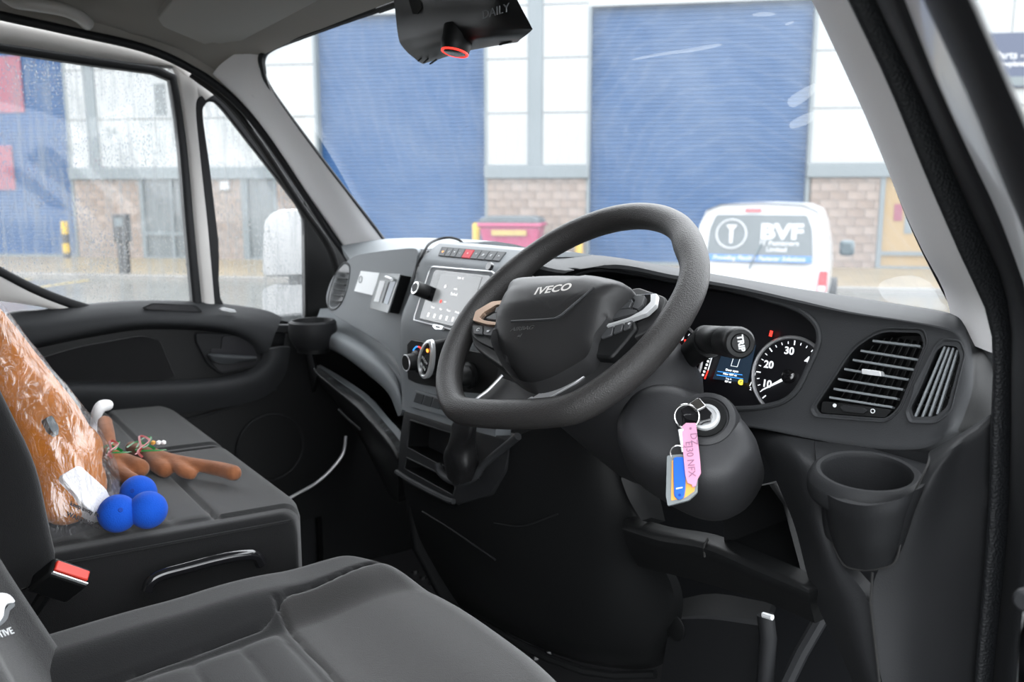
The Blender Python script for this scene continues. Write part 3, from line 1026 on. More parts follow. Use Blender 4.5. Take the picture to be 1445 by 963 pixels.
# seam and clip cover on it
lathe('clip_cover', at(362, 132, X=-.735), V((0.7, -0.7, 0.1)), [(0.011, 0), (0.011, 0.004), (0.008, 0.005)], M['pillar_trim'], None, seg=20)
tag(bpy.data.objects['clip_cover'], 'small round clip cap on the passenger side pillar trim', 'cap')
pts = rnd([at(x, y, X=-.752) for x, y in ((482, 302), (500, 296), (511, 306), (505, 322), (490, 320))], 0.25)
o = prism('airbag_badge', pts, (0.002, -0.003, 0), M['door_frame_trim'], None)
tag(o, 'grey five sided moulded badge low on the passenger side pillar', 'badge')

# windscreen black edge
edge = aX([(548, 6), (480, 30)], -.34)
EL = [at(550, 6, X=-.30), at(480, 30, X=-.42), at(420, 52, X=-.54), at(385, 66, X=-.63), at(371, 78, X=-.657), at(371, 97, X=-.66), at(385, 130, X=-.665), at(460, 232, X=-.678), at(525, 316, X=-.69), at(560, 362, X=-.70)]
EP = cr(EL, 6)
rr = [0.0085 if i < 26 else 0.0085 - 0.0045 * min(1, (i - 26) / 10) for i in range(len(EP))]
sl = tube('trim_1', EP, rr, M['rubber'], None, seg=8)
S_(sl, 'black edge strip round the passenger side corner of the windscreen')
tube_r = cr([at(1150, -4, X=.672), at(1200, 108, X=.68), at(1240, 198, X=.685), at(1290, 326, X=.69), at(1346, 438, X=.695)], 6)
sl = tube('trim_2', tube_r, 0.0022, M['rubber'], None, seg=6)
S_(sl, 'thin black edge strip along the driver side of the windscreen')
# header strip across
HP = cr([V((-0.32, 0.105, 1.338)), V((0, 0.15, 1.353)), V((0.34, 0.105, 1.338)), V((0.62, 0.02, 1.30)), V((0.665, 0.03, 1.25)), at(1150, -4, X=.672)], 6)
sl = tube('trim_3', HP, 0.008, M['rubber'], None, seg=8)
S_(sl, 'black edge strip along the windscreen head')

# right A pillar trim
A = [at(1118, -70, X=.665), at(1152, 0, X=.67), at(1200, 105, X=.68), at(1240, 195, X=.685), at(1290, 322, X=.69), at(1348, 436, X=.695), at(1352, 470, X=.70)]
B = [at(1165, -70, X=.79), at(1198, 0, X=.79), at(1255, 120, X=.785), at(1310, 255, X=.78), at(1362, 372, X=.775), at(1393, 440, X=.77), at(1404, 500, X=.77)]
pillar('pillar', resample(A, 9), resample(B, 9), M['pillar_trim'], (-0.01, -0.012, 0.004), (-0.004, 0.016, -0.002), 'pale grey trim of the driver side windscreen pillar', n=3)

# ------------------------------------------------------------------ door aperture seals
Ls = [at(-30, 14, X=-.85), at(0, 22, X=-.85), at(100, 44, X=-.85), at(200, 67, X=-.85), at(262, 93, X=-.845), at(315, 128, X=-.84), at(365, 180, X=-.835), at(420, 258, X=-.83), at(460, 320, X=-.825), at(495, 372, X=-.82), at(505, 420, X=-.82)]
o = tube('trim_4', cr(Ls, 6), 0.0095, M['rubber'], None, seg=10)
S_(o, 'black rubber door seal round the passenger door opening')
RB = [at(-30, -22, X=-.835), at(0, -14, X=-.835), at(100, 6, X=-.83), at(200, 30, X=-.825), at(275, 62, X=-.815), at(335, 98, X=-.80), at(378, 150, X=-.79)]
RA = Ls[:7]
A_, B_ = resample([q_ + V((-.006, 0, 0)) for q_ in RA], 16), resample(RB, 16)
o = net('trim_11', [[a_, a_.lerp(b_, .5) + V((.002, 0, -.003)), b_] for a_, b_ in zip(A_, B_)], M['headliner'], None, back=(-.012, .004, .006), n=1, m=3)
S_(o, 'curved edge of the headliner above the passenger door seal')
Ls2 = [at(270, 104, X=-.868), at(322, 145, X=-.862), at(368, 205, X=-.855), at(425, 292, X=-.85), at(465, 350, X=-.845), at(478, 400, X=-.845)]
o = tube('trim_5', cr(Ls2, 6), 0.009, M['black_plastic'], None, seg=8)
S_(o, 'second black seal lip just outside the passenger door seal')
o = tube('sill_seal', cr([at(488, 616, X=-.80), at(484, 640, X=-.80), at(468, 662, X=-.80), at(446, 682, X=-.80), at(418, 698, X=-.80), at(380, 720, X=-.80)], 6), 0.004, M['gauge_ring'], None, seg=8)
S_(o, 'thin grey seal lip along the passenger footwell edge', 'trim_6')


def strip(name, A, B, mt, label, bulge, back, k=12, groove=None):
    A = resample(A, k); B = resample(B, k)
    rows = []
    for a, b in zip(A, B):
        m_ = (a + b) / 2 + V(bulge)
        rows.append([a, a.lerp(b, 0.2) + V(bulge) * 0.7, m_, a.lerp(b, 0.8) + V(bulge) * 0.7, b])
    o = net(name, rows, mt, None, back=back, n=1, m=3)
    return S_(o, label)


e0 = [(1198, 0), (1255, 121), (1310, 256), (1360, 372), (1392, 440), (1403, 500), (1399, 600), (1394, 740), (1376, 963)]
e1 = [(1234, 0), (1295, 125), (1344, 240), (1374, 307), (1411, 388), (1425, 450), (1426, 520), (1422, 740), (1401, 963)]
e2 = [(1277, 0), (1324, 120), (1379, 240), (1402, 288), (1427, 351), (1452, 430), (1458, 520), (1452, 740), (1434, 963)]
e3 = [(1303, 0), (1359, 120), (1408, 240), (1446, 329), (1475, 420), (1490, 520), (1484, 740), (1466, 963)]
ext = lambda e: [(2 * e[0][0] - e[1][0], -(e[1][1]))] + e + [(2 * e[-1][0] - e[-2][0] + 4, 1180)]
x0, x1, x2, x3 = (aX(ext(e0), .822), aX(ext(e1), .838), aX(ext(e2), .885), aX(ext(e3), .92))
strip('trim_7', x0, x1, M['rubber_grain'], 'inner grained rubber seal beside the driver side pillar', (0.0, -0.012, 0.0), (0.0, 0.02, -0.004), k=30)
strip('trim_8', x1, x2, M['rubber'], 'outer black rubber seal of the driver door opening', (0.004, -0.014, 0.0), (0.0, 0.02, -0.004), k=30)
strip('trim_9', x2, x3, M['white_paint'], 'white painted body edge of the driver door opening', (0.002, -0.003, 0.0), (0.0, 0.02, 0), k=30)
# the open driver door seen past the pillar
root = empty('door_2', at(1440, 960, X=1.0), 'open driver door, black framed edge beyond the white body edge', None, kind='structure')
g0 = [(1290, -28), (1303, 0), (1359, 120), (1408, 240), (1446, 329), (1480, 420)]
g1 = [(1356, -28), (1369, 0), (1421, 120), (1445, 176), (1495, 300), (1530, 400)]
g2 = [(1364, -28), (1378, 0), (1428, 120), (1453, 176), (1503, 300), (1540, 400)]
def strip_p(name, A, B, mt, par, bulge, back, k=14):
    A = resample(A, k); B = resample(B, k)
    rows = [[a, a.lerp(b, .3) + V(bulge), a.lerp(b, .7) + V(bulge), b] for a, b in zip(A, B)]
    return net(name, rows, mt, par, back=back, n=1, m=3)
strip_p('window_frame', aX(g0, .955), aX(g1, 1.0), M['rubber'], root, (0, -0.008, 0), (-0.004, 0.008, 0))
strip_p('outer_skin', aX(g1, 1.0), aX(g2, 1.005), M['white_paint'], root, (0, -0.001, 0), (-0.001, 0.002, 0))
dl = [(1446, 870), (1438, 900), (1434, 1000), (1500, 1000), (1500, 870)]
prism('lower_skin', aX(dl, .955), (0, 0.03, 0), M['white_paint'], root)
ml = lathe('door_check', at(1449, 845, X=.95), V((0.2, -1, 0)), [(0.008, 0), (0.008, 0.006), (0.006, 0.008)], M['rubber'], root, seg=16)

# ------------------------------------------------------------------ floor and bulkhead
o = box('floor', (0, -0.2, -0.03), (1.9, 2.0, 0.06), M['mat_rubber'])
S_(o, 'black rubber covered cab floor')
# studs of the rubber mat, nearest patch only
parts = []
for i in range(13):
    for j in range(17):
        parts.append(lathe_data((-0.75 + i * 0.045, -0.10 + j * 0.035, 0.0), EZ, [(0.012, 0), (0.009, 0.006)], 8))
v_, f_ = join_data(parts)
o = mesh('floor_stud', v_, f_, M['mat_rubber'], None)
tag(o, 'raised round studs of the black floor mat between the seats and the dashboard', 'floor mat', kind='stuff')
o = box('wall_back', (0, -1.17, 0.62), (1.9, 0.04, 1.75), M['headliner'])
S_(o, 'grey bulkhead behind the seats')
fw_ = [[(-0.95, 0.62, 0.0), (0, 0.66, 0.0), (0.95, 0.62, 0.0)], [(-0.95, 0.60, 0.45), (0, 0.64, 0.45), (0.95, 0.60, 0.45)], [(-0.95, 0.50, 0.83), (0, 0.56, 0.83), (0.95, 0.50, 0.83)]]
o = net('wall_front', fw_, M['rubber'], None, back=(0, 0.02, 0), n=3, m=3)
S_(o, 'black firewall under the windscreen')
# lower body under the passenger door sill and driver side lower wall
o = box('wall_left', (-0.97, -0.22, 0.335), (0.04, 1.9, 0.71), M['rubber'])
S_(o, 'black lower body side by the passenger footwell')
o = box('trim_10', (-0.905, 0.40, 0.42), (0.03, 0.42, 0.84), M['black_plastic'])
S_(o, 'black kick panel at the front of the passenger footwell')

o = box('pillar', (-0.925, -0.93, 0.70), (0.05, 0.58, 1.40), M['door_frame_trim'], None, bevel=.01)
S_(o, 'body pillar behind the passenger door')

# ------------------------------------------------------------------ passenger door
door = empty('door_1', (-0.93, -0.3, 0.0), 'closed passenger door with black lining and two panes', None, kind='structure')
XG = -0.90
gl = prism('door_pane', aX([(-120, 45), (0, 66), (243, 99), (262, 250), (286, 436), (120, 440), (40, 404), (0, 382), (-120, 300)], XG), (-0.004, 0, 0), M['rainy_glass'], door, smooth=False)
gl2 = prism('quarter_pane', aX([(288, 142), (304, 142), (345, 185), (432, 296), (432, 458), (312, 440)], XG), (-0.004, 0, 0), M['rainy_glass'], door, smooth=False)
tag(gl, 'rain streaked door window'); tag(gl2, 'rain streaked quarter window')


def band(name, A, B, X, mt, th=0.02, bulge=0.004, par=door, k=24):
    A = resample(aX(A, X), k); B = resample(aX(B, X), k)
    rows = [[a, a.lerp(b, .25) + V((bulge, 0, 0)), a.lerp(b, .75) + V((bulge, 0, 0)), b] for a, b in zip(A, B)]
    return net(name, rows, mt, par, back=(-th, 0, 0), n=1, m=3)


# gasket of the main pane
band('window_gasket', [(-120, 46), (0, 61), (120, 79), (225, 94), (243, 98), (249, 110), (263, 200), (275, 330), (286, 440)],
     [(-120, 58), (0, 73), (120, 91), (225, 105), (237, 108), (240, 118), (252, 200), (263, 330), (273, 440)], -.885, M['rubber'], th=0.025)
band('window_gasket', [(-120, 300), (-50, 345), (0, 376), (50, 402), (100, 422), (150, 437)], [(-120, 320), (-50, 362), (0, 390), (50, 416), (100, 436), (150, 450)], -.885, M['rubber'])
# painted lower corner under the gasket
band('frame_corner', [(-120, 318), (-50, 360), (0, 388), (50, 414), (100, 434), (150, 446)], [(-120, 420), (-50, 420), (0, 425), (50, 432), (100, 442), (150, 452)], -.887, M['door_frame_trim'])
# painted upper frame and divider
band('upper_frame', [(-120, -2), (0, 24), (100, 46), (200, 68), (262, 94), (310, 128)], [(-120, 46), (0, 61), (120, 79), (225, 94), (250, 100), (282, 146)], -.890, M['door_frame_trim'], th=0.03, bulge=0.006)
band('divider', [(241, 92), (249, 112), (263, 200), (275, 330), (286, 440)], [(284, 128), (279, 160), (286, 240), (296, 330), (306, 445)], -.888, M['door_frame_trim'], th=0.02, bulge=0.006)
band('slope_frame', [(256, 86), (310, 114), (364, 168), (416, 236), (457, 296), (494, 350)], [(278, 128), (300, 136), (340, 178), (390, 242), (432, 300), (440, 330)], -.889, M['rubber'], th=0.02, bulge=0.003)
# quarter gasket ring
qo = cr(aX([(299, 130), (322, 142), (368, 200), (410, 255), (434, 292), (440, 330), (440, 462), (307, 448), (294, 340), (284, 240), (275, 160), (282, 136)], -.884), 4, True)
qi = cr(aX([(299, 143), (312, 152), (350, 200), (400, 264), (424, 299), (429, 330), (429, 450), (322, 440), (309, 340), (297, 240), (287, 165), (290, 148)], -.884), 4, True)
ring('quarter_gasket', qo, qi, (-0.018, 0, 0), M['rubber'], door, bevel=0.003)
# mirror triangle
tri = aX([(430, 282), (446, 300), (500, 368), (500, 470), (432, 470)], -.878)
prism('mirror_corner', tri, (-0.03, 0, 0), M['black_plastic'], door, bevel=0.006)

# lining: belt roll
rows = []
back_e = [(-120, 500, -.885), (0, 446, -.885), (60, 438, -.885), (150, 428, -.885), (205, 425, -.885), (272, 426, -.885), (330, 431, -.885), (375, 438, -.885), (398, 448, -.87)]
top_e = [(-120, 510, -.862), (0, 458, -.862), (60, 449, -.86), (150, 437, -.86), (205, 434, -.86), (272, 436, -.86), (330, 441, -.86), (372, 448, -.86), (394, 458, -.855)]
mid_e = [(-120, 515, -.845), (0, 468, -.845), (60, 462, -.842), (150, 450, -.84), (205, 446, -.84), (272, 447, -.84), (330, 452, -.84), (365, 460, -.842), (388, 472, -.845)]
low_e = [(-120, 540, -.842), (0, 496, -.842), (60, 482, -.84), (150, 464, -.838), (205, 458, -.838), (272, 459, -.838), (325, 465, -.838), (358, 478, -.842), (378, 496, -.845)]
und_e = [(-120, 552, -.87), (0, 508, -.87), (60, 490, -.868), (150, 472, -.866), (205, 465, -.866), (272, 466, -.866), (318, 471, -.866), (346, 485, -.866), (360, 500, -.866)]
for e in (back_e, top_e, mid_e, low_e, und_e):
    rows.append([at(x, y, X=X) for x, y, X in e])
belt = net('belt_roll', rows, M['dash_plastic'], door, back=(-0.02, 0, 0.0), n=4, m=4)
# lining: recessed middle
mz = aX([(-120, 545), (0, 500), (60, 482), (150, 466), (272, 460), (330, 464), (362, 482), (378, 500), (372, 530), (350, 545), (300, 552), (150, 556), (-120, 556)], -.872)
prism('recess_panel', cr(mz, 3, True), (-0.02, 0, 0), M['black_plastic'], door)
fp_ = rnd(aX([(-100, 560), (30, 514), (110, 490), (200, 474), (226, 480), (247, 532), (232, 538), (50, 537)], -.866), 0.25, 3)
prism('fabric_insert', fp_, (-0.01, 0, 0), M['seat_fabric'], door, bevel=0.003)
# arm rest ledge
rows = []
for e in ([(-120, 530, -.866), (0, 538, -.866), (150, 540, -.864), (233, 538, -.864), (300, 534, -.864), (345, 525, -.864), (366, 510, -.864), (374, 494, -.862)],
          [(-120, 534, -.842), (0, 541, -.842), (150, 545, -.84), (233, 544, -.84), (304, 540, -.84), (356, 530, -.842), (380, 512, -.845), (386, 492, -.85)],
          [(-120, 548, -.838), (0, 555, -.838), (150, 560, -.836), (233, 558, -.836), (312, 553, -.836), (366, 540, -.84), (392, 518, -.845), (398, 490, -.85)],
          [(-120, 590, -.86), (0, 592, -.86), (150, 590, -.858), (233, 586, -.858), (320, 575, -.858), (374, 560, -.86), (402, 530, -.862), (410, 490, -.865)]):
    rows.append([at(x, y, X=X) for x, y, X in e])
net('armrest_ledge', rows, M['dash_plastic'], door, back=(-0.015, 0, 0), n=4, m=4)
# lower lining
low = aX([(-120, 585), (200, 585), (330, 570), (400, 530), (410, 470), (460, 440), (500, 470), (500, 720), (300, 760), (-120, 800)], -.874)
prism('lower_lining', low, (-0.03, 0, 0), M['black_plastic'], door)
tube('speaker_rim', [at(382, 632, X=-.868) + V((0, math.cos(a) * 0.085, math.sin(a) * 0.085)) for a in [i * math.pi / 20 for i in range(40)]], 0.003, M['dash_lower'], door, seg=6, closed=True)
tube('pocket_seam', cr(aX([(190, 610), (280, 588), (340, 570), (390, 548)], -.868), 5), 0.003, M['dash_lower'], door, seg=6)
# handle
hb = rnd(aX([(276, 470), (338, 471), (356, 482), (370, 506), (362, 519), (312, 530), (292, 514), (276, 482)], -.862), 0.3, 4)
cupin = rnd(aX([(316, 477), (338, 477), (354, 500), (356, 508), (330, 506), (320, 492)], -.858), 0.3, 3)
hs = prism('handle_surround', hb, (-0.012, 0, 0), M['dash_lower'], door, bevel=0.003)
hi = rnd(aX([(313, 475), (340, 475), (357, 489), (364, 506), (358, 515), (310, 525), (297, 508), (297, 492), (312, 492)], -.861), 0.2, 3)
prism('handle_hollow', hi, (0.003, 0, 0), M['gauge_black'], door)
lev = [[at(294, 499, X=-.850), at(300, 499, X=-.848), at(320, 500, X=-.842), at(345, 502, X=-.842), at(362, 503, X=-.85)],
       [at(294, 501, X=-.843), at(300, 502, X=-.838), at(320, 504, X=-.833), at(345, 506, X=-.833), at(362, 506, X=-.845)],
       [at(296, 506, X=-.846), at(304, 512, X=-.842), at(322, 514, X=-.840), at(345, 511, X=-.84), at(361, 509, X=-.85)]]
net('door_handle', lev, M['switch_grey'], door, back=(-0.008, 0, -0.002), n=4, m=4)
# coin tray and switch on the belt
tr = rnd(aX([(200, 434), (214, 428), (276, 431), (286, 441), (262, 441), (205, 438)], -.855), 0.3, 3)
prism('tray', tr, (0.006, 0, 0.001), M['dash_lower'], door, bevel=0.002)
tr = rnd(aX([(206, 434), (217, 430), (272, 432), (281, 440), (262, 439), (208, 436.5)], -.8488), 0.3, 3)
prism('tray_hollow', tr, (0.0006, 0, 0), M['gauge_black'], door)
sw_ = rnd(aX([(308, 436), (314, 434.5), (330, 438), (333, 442), (326, 442), (312, 439.5)], -.852), 0.3, 3)
prism('window_switch', sw_, (0.006, 0, 0.002), M['silver'], door, bevel=0.001)

# headliner furniture
grab = [at(8, -6, X=-.80), at(24, 3, X=-.79), at(46, 6, X=-.775), at(90, 14, X=-.775), at(112, 24, X=-.79), at(124, 34, X=-.815)]
o = tube('grab_handle', cr(grab, 6), 0.013, M['door_frame_trim'], None, seg=10)
tag(o, 'grey brown grab handle moulded above the passenger door', 'handle')
ZV = 1.325
vz = rnd([at(x, y, Z=ZV - 0.012) for x, y in ((262, -22), (222, 27), (230, 38), (289, 63), (302, 60), (325, 66), (440, 6), (520, -40))], 0.22, 4)
o = prism('sun_visor', vz, (0, 0, 0.014), M['visor_fabric'], None, bevel=0.004)
tag(o, 'pale grey sun visor folded up against the headliner on the passenger side', 'visor')
b_ = at(302, 62, Z=ZV)
tube('pivot', [b_ + V((0, 0, -0.004)), b_ + V((0, 0.012, 0.006))], 0.006, M['visor_fabric'], o, seg=10)

# outside mirror of the passenger side
root = empty('wing_mirror', at(400, 420, X=-1.15), 'white wing mirror with two glasses outside the passenger quarter window', 'mirror')
for nm, pts in (('upper', [(372, 352), (374, 310), (388, 296), (432, 294), (470, 294), (470, 390), (372, 392)]), ('lower', [(370, 408), (384, 401), (470, 400), (470, 462), (372, 462)])):
    q = rnd([at(x, y, Y=0.30) for x, y in pts], 0.25, 4)
    c_ = sum(q, V((0, 0, 0))) / len(q)
    hsg = prism('housing', [c_ + (p - c_) * 1.0 for p in q], (0.0, 0.05, 0.0), M['mirror_pale'], root, bevel=0.012)
    q2 = [c_ + (p - c_) * 0.93 + V((0, -0.003, 0)) for p in q]
    prism('mirror_glass', q2, (0, -0.004, 0), M['mirror_pale'], root)  # pale glass: the reflected sky is put into its colour
box('stem', at(440, 398, Y=0.33), (0.25, 0.05, 0.05), M['rubber'], root, bevel=0.01)
# ------------------------------------------------------------------ dashboard
FR = (V((.6, .2, .78)), V((.2, -1, .2)).normalized())
def FRo(d): return (FR[0] + FR[1] * d, FR[1])          # d > 0 towards the driver
FB = -FR[1]
CS = (V((-.21, .149, .864)), V((0, -1, .42)).normalized())
def CSo(d): return (CS[0] + CS[1] * d, CS[1])
CL_ = (V((-.26, .1025, .62)), V((0, -1, .0)).normalized())
def CLo(d): return (CL_[0] + CL_[1] * d, CL_[1])
LD = (V((-.36, .187, .83)), V((0, -1, .22)).normalized())
def LDo(d): return (LD[0] + LD[1] * d, LD[1])

dash = empty('dashboard', (0, .3, 0.45), 'dark grey moulded van dashboard spanning the cab under the windscreen', 'dashboard')
PL, LW, PG = M['dash_plastic'], M['dash_lower'], M['dash_plastic_lit']


def row(pts):
    out = []
    for p in pts:
        if len(p) == 3 and not isinstance(p[2], tuple): out.append(at(p[0], p[1], Y=p[2]))
        elif len(p) == 3: out.append(at(p[0], p[1], pl=p[2]))
        elif p[2] == 'Z': out.append(at(p[0], p[1], Z=p[3]))
        elif p[2] == 'X': out.append(at(p[0], p[1], X=p[3]))
        elif p[3] == 'v': out.append(V(p[:3]))
    return out


F_ = FRo(0)
rows = [
    row([(-.24, .44, .84, 'v'), (-.05, .47, .845, 'v'), (.15, .46, .845, 'v'), (.30, .44, .845, 'v'), (.42, .41, .845, 'v'), (.52, .37, .845, 'v'), (.62, .33, .84, 'v'), (.70, .29, .835, 'v'), (.735, .285, .83, 'v'), (.755, .285, .825, 'v'), (.765, .29, .815, 'v'), (.775, .30, .80, 'v')]),
    row([(730, 352, 'Z', .89), (790, 356, 'Z', .885), (860, 364, 'Z', .880), (950, 378, 'Z', .878), (1040, 393, 'Z', .876), (1130, 408, 'Z', .874), (1215, 421, 'Z', .872), (1290, 433, 'Z', .870), (1335, 441, 'Z', .868), (1356, 449, .262), (1375, 462, .268), (1391, 487, .275)]),
    row([(738, 362, F_), (798, 377, F_), (868, 369, F_), (950, 384, F_), (1040, 400, F_), (1122, 419, F_), (1200, 437, F_), (1280, 450, F_), (1332, 459, F_), (1357, 468, F_), (1376, 480, .262), (1394, 498, .275)]),
    row([(730, 400, F_), (792, 405, F_), (870, 405, F_), (950, 418, F_), (1040, 430, F_), (1125, 445, F_), (1195, 456, F_), (1272, 466, F_), (1334, 479, F_), (1364, 494, F_), (1381, 503, .258), (1400, 514, .275)]),
    row([(710, 480, F_), (790, 485, F_), (870, 495, F_), (950, 505, F_), (1040, 512, F_), (1125, 520, F_), (1190, 525, F_), (1265, 535, F_), (1332, 542, F_), (1365, 546, F_), (1381, 551, .25), (1402, 558, .272)]),
    row([(700, 545, F_), (780, 560, F_), (860, 570, F_), (950, 578, F_), (1050, 584, F_), (1130, 596, F_), (1195, 606, F_), (1265, 612, F_), (1318, 606, F_), (1350, 588, F_), (1375, 590, .25), (1400, 592, .27)]),
    row([(700, 560, F_), (780, 575, F_), (860, 588, F_), (950, 596, F_), (1058, 604, F_), (1150, 622, F_), (1230, 636, F_), (1296, 637, F_), (1324, 628, F_), (1344, 612, F_), (1368, 608, .25), (1396, 600, .268)]),
]
rows.append([q_ + V((0, .05, -.004)) for q_ in rows[-1]])
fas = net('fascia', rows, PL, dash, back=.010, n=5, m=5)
fas.data.materials.append(M['black_plastic'])  # outer end side: shade beside the door seal put into a darker colour
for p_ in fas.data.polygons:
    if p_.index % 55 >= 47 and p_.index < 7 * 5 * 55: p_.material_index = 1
hood = aP([(776, 440), (782, 412), (800, 393), (835, 381), (880, 383), (950, 396), (1000, 403), (1050, 413), (1077, 421), (1108, 430), (1132, 441), (1150, 458), (1155, 476), (1151, 494), (1140, 518), (1127, 545), (1112, 562), (1088, 572), (1043, 577), (960, 572), (850, 540), (785, 490)], FRo(0.004))
hood = cr(hood, 3, True)
cut(fas, hood, FB * 0.07, 0.03)
vent_in = rnd(aP([(1241.6, 467.9), (1297.7, 469.8), (1303, 487), (1267.8, 574.5), (1250, 591), (1156, 584), (1150, 574), (1204, 492)], FRo(0.002)), 0.36, 5)
cut(fas, vent_in, FB * 0.07, 0.03)
dem_in = rnd(aP([(1330, 487), (1350, 489), (1355, 505), (1336, 574), (1320, 588), (1288, 589), (1284, 576), (1297, 550), (1320, 496)], FRo(0.002)), 0.3, 4)
cut(fas, dem_in, FB * 0.07, 0.03)
# instrument well
well = [p + FB * 0.008 for p in hood]
deep = [p + FB * 0.085 + V((0, 0, -.004)) for p in hood]
v_ = well + deep
n_ = len(well)
wl_ = mesh('instrument_well', v_, [(i, (i + 1) % n_, n_ + (i + 1) % n_, n_ + i) for i in range(n_)], M['black_plastic'], dash, normals=False)
# raised lip round the well
tube('well_lip', [p + FB * 0.002 for p in hood], 0.0035, PL, dash, seg=8, closed=True)
0 and prism('dash_end', rnd(aY([(1340, 458), (1378, 466), (1396, 486), (1406, 520), (1406, 600), (1376, 626), (1330, 600)], .262), .25, 3), (0, .02, -.002), M['black_plastic'], dash, bevel=.003)
0 and prism('top_seam', [at(x, y, Z=.8815) for x, y in ((1196, 413), (1209, 409), (1212, 411), (1198, 415.5))], (0, 0, -.002), M['seam_black'], dash)

# cluster
CP = (FR[0] + FB * 0.075, FR[1])
def CPo(d): return (CP[0] + CP[1] * d, CP[1])
inst = prism('instrument_panel', [p + FB * 0.082 for p in hood], FB * 0.004, M['gauge_black'], dash, smooth=False)
CU = V((1, .2, 0)).normalized(); CN = CP[1]; CV = CN.cross(CU).normalized()
if CV.z < 0: CV = -CV
SK = CU * 0.0


def gauge(cx, cy, r, nums, needle, red):
    c = at(cx, cy, pl=CPo(0.004))
    gz = lathe('gauge', c, CN, [(r, 0), (r, 0.002), (r - .002, .0025)], M['gauge_black'], inst, seg=40)
    pts = [c + CN * .004 + (CU * math.cos(a) + CV * math.sin(a)) * (r + .001) for a in [i * math.pi / 24 for i in range(48)]]
    tube('gauge_ring', pts, .0024, M['gauge_ring'], inst, seg=6, closed=True)
    parts = []
    for k in range(25):
        a = math.radians(225 - k * 11.25)
        d = CU * math.cos(a) + CV * math.sin(a)
        L = .006 if k % 4 == 0 else .0032
        e = CN.cross(d)
        parts.append(box_data(c + d * (r - .006) + CN * .003, d, e, CN, L, .0010 if k % 4 else .0015, .0006))
    v, f = join_data(parts)
    mesh('tick_marks', v, f, M['gauge_white'], inst, smooth=False)
    for s, a in nums:
        a = math.radians(a)
        text('numeral', s, c + (CU * math.cos(a) + CV * math.sin(a)) * (r * .66) + CN * .0032, CU, CV, r * .27, M['gauge_white'], inst, depth=.0003, bold=.0003)
    a = math.radians(needle)
    d = CU * math.cos(a) + CV * math.sin(a); e = CN.cross(d)
    prism('needle', [c + CN * .006 + e * .0022 - d * .002, c + CN * .006 + d * (r * .82) + e * .0006, c + CN * .006 + d * (r * .82) - e * .0006, c + CN * .006 - e * .0022 - d * .002], CN * .001, M['gauge_white'], inst, smooth=False)
    lathe('needle_cap', c + CN * .005, CN, [(.009, 0), (.009, .004), (.006, .006)], M['gloss_black'], inst, seg=20)


gauge(1116, 532, .050, [('10', 205), ('20', 160), ('30', 100), ('40', 45)], 214, False)
gauge(948, 506, .050, [('70', 72), ('50', 120), ('90', 30)], 240, True)
tube('red_scale', [at(944, 508, pl=CPo(.008)) + (CU * math.cos(a) + CV * math.sin(a)) * .027 for a in [math.radians(20 + k * 8) for k in range(15)]], .0008, M['lit_red'], inst, seg=4)
for s, px_, py_ in (('50', 956, 482), ('90', 968, 482), ('110', 977, 486)):
    text('red_numeral', s, at(px_, py_, pl=CPo(.008)), CU, CV, .006, M['lit_red'], inst, depth=.0003, bold=.0003)
dq = aP([(1021, 494), (1067, 487), (1055, 541), (1006, 535)], CPo(.006))
disp = prism('display', dq, CN * .0006, M['display_dark'], inst, smooth=False)


def qline(a, b, wd, mt, par, pl, name='display_line'):
    A_, B_ = at(*a, pl=pl), at(*b, pl=pl)
    d = (B_ - A_).normalized(); e = pl[1].cross(d)
    return prism(name, [A_ + e * wd, B_ + e * wd, B_ - e * wd, A_ - e * wd], pl[1] * .0004, mt, par, smooth=False)


D2 = CPo(.0068)
qline((1012.7, 524.3), (1047.6, 529.4), .0004, M['lit_blue'], disp, D2)
qline((1011.5, 529.4), (1048.6, 535), .0004, M['lit_blue'], disp, D2)
for a, b in (((1036.5, 501), (1046.5, 500)), ((1046.5, 500), (1040.5, 518)), ((1040.5, 518), (1031.5, 516.5)), ((1031.5, 516.5), (1036.5, 501))):
    qline(a, b, .0003, M['gauge_white'], disp, D2)
text('display_text', 'Door open', at(1033, 523.3, pl=D2), CU, CV, .0042, M['lit_white'], disp, depth=.0002)
text('display_text', 'Miles 1877 mi', at(1030, 529, pl=D2), CU, CV, .0036, M['lit_white'], disp, depth=.0002)
text('display_text', 'Trip A', at(1028, 535, pl=D2), CU, CV, .0034, M['gauge_white'], disp, depth=.0002)
text('display_text', '187 mi', at(1027, 539, pl=D2), CU, CV, .0036, M['lit_white'], disp, depth=.0002)
text('warning_symbol', 'G', at(1045, 540, pl=D2), CU, CV, .009, M['lit_yellow'], disp, depth=.0003, bold=.0006)
for k in range(6):
    t = k / 5
    c = at(1001 - 9 * t, 505.4 + 24 * t, pl=CPo(.006))
    box('fuel_mark', c, (.0028, .0028, .0005), M['lit_white'], inst, u=CU, v=CV, smooth=False)
qline((1006, 500), (999.3, 523), .0007, M['gauge_white'], inst, CPo(.006), 'fuel_scale')
qline((999.3, 523), (994.5, 535), .0009, M['lit_red'], inst, CPo(.006), 'fuel_reserve')
qline((1071, 517), (1058, 545), .0006, M['gauge_white'], inst, CPo(.006), 'temperature_scale')
qline((1089, 467), (1087, 475), .0021, M['lit_red'], inst, CPo(.006), 'warning_lamp')
text('low_mark', '2', at(1059, 549, pl=CPo(.006)), CU, CV, .006, M['gauge_white'], inst, depth=.0003)

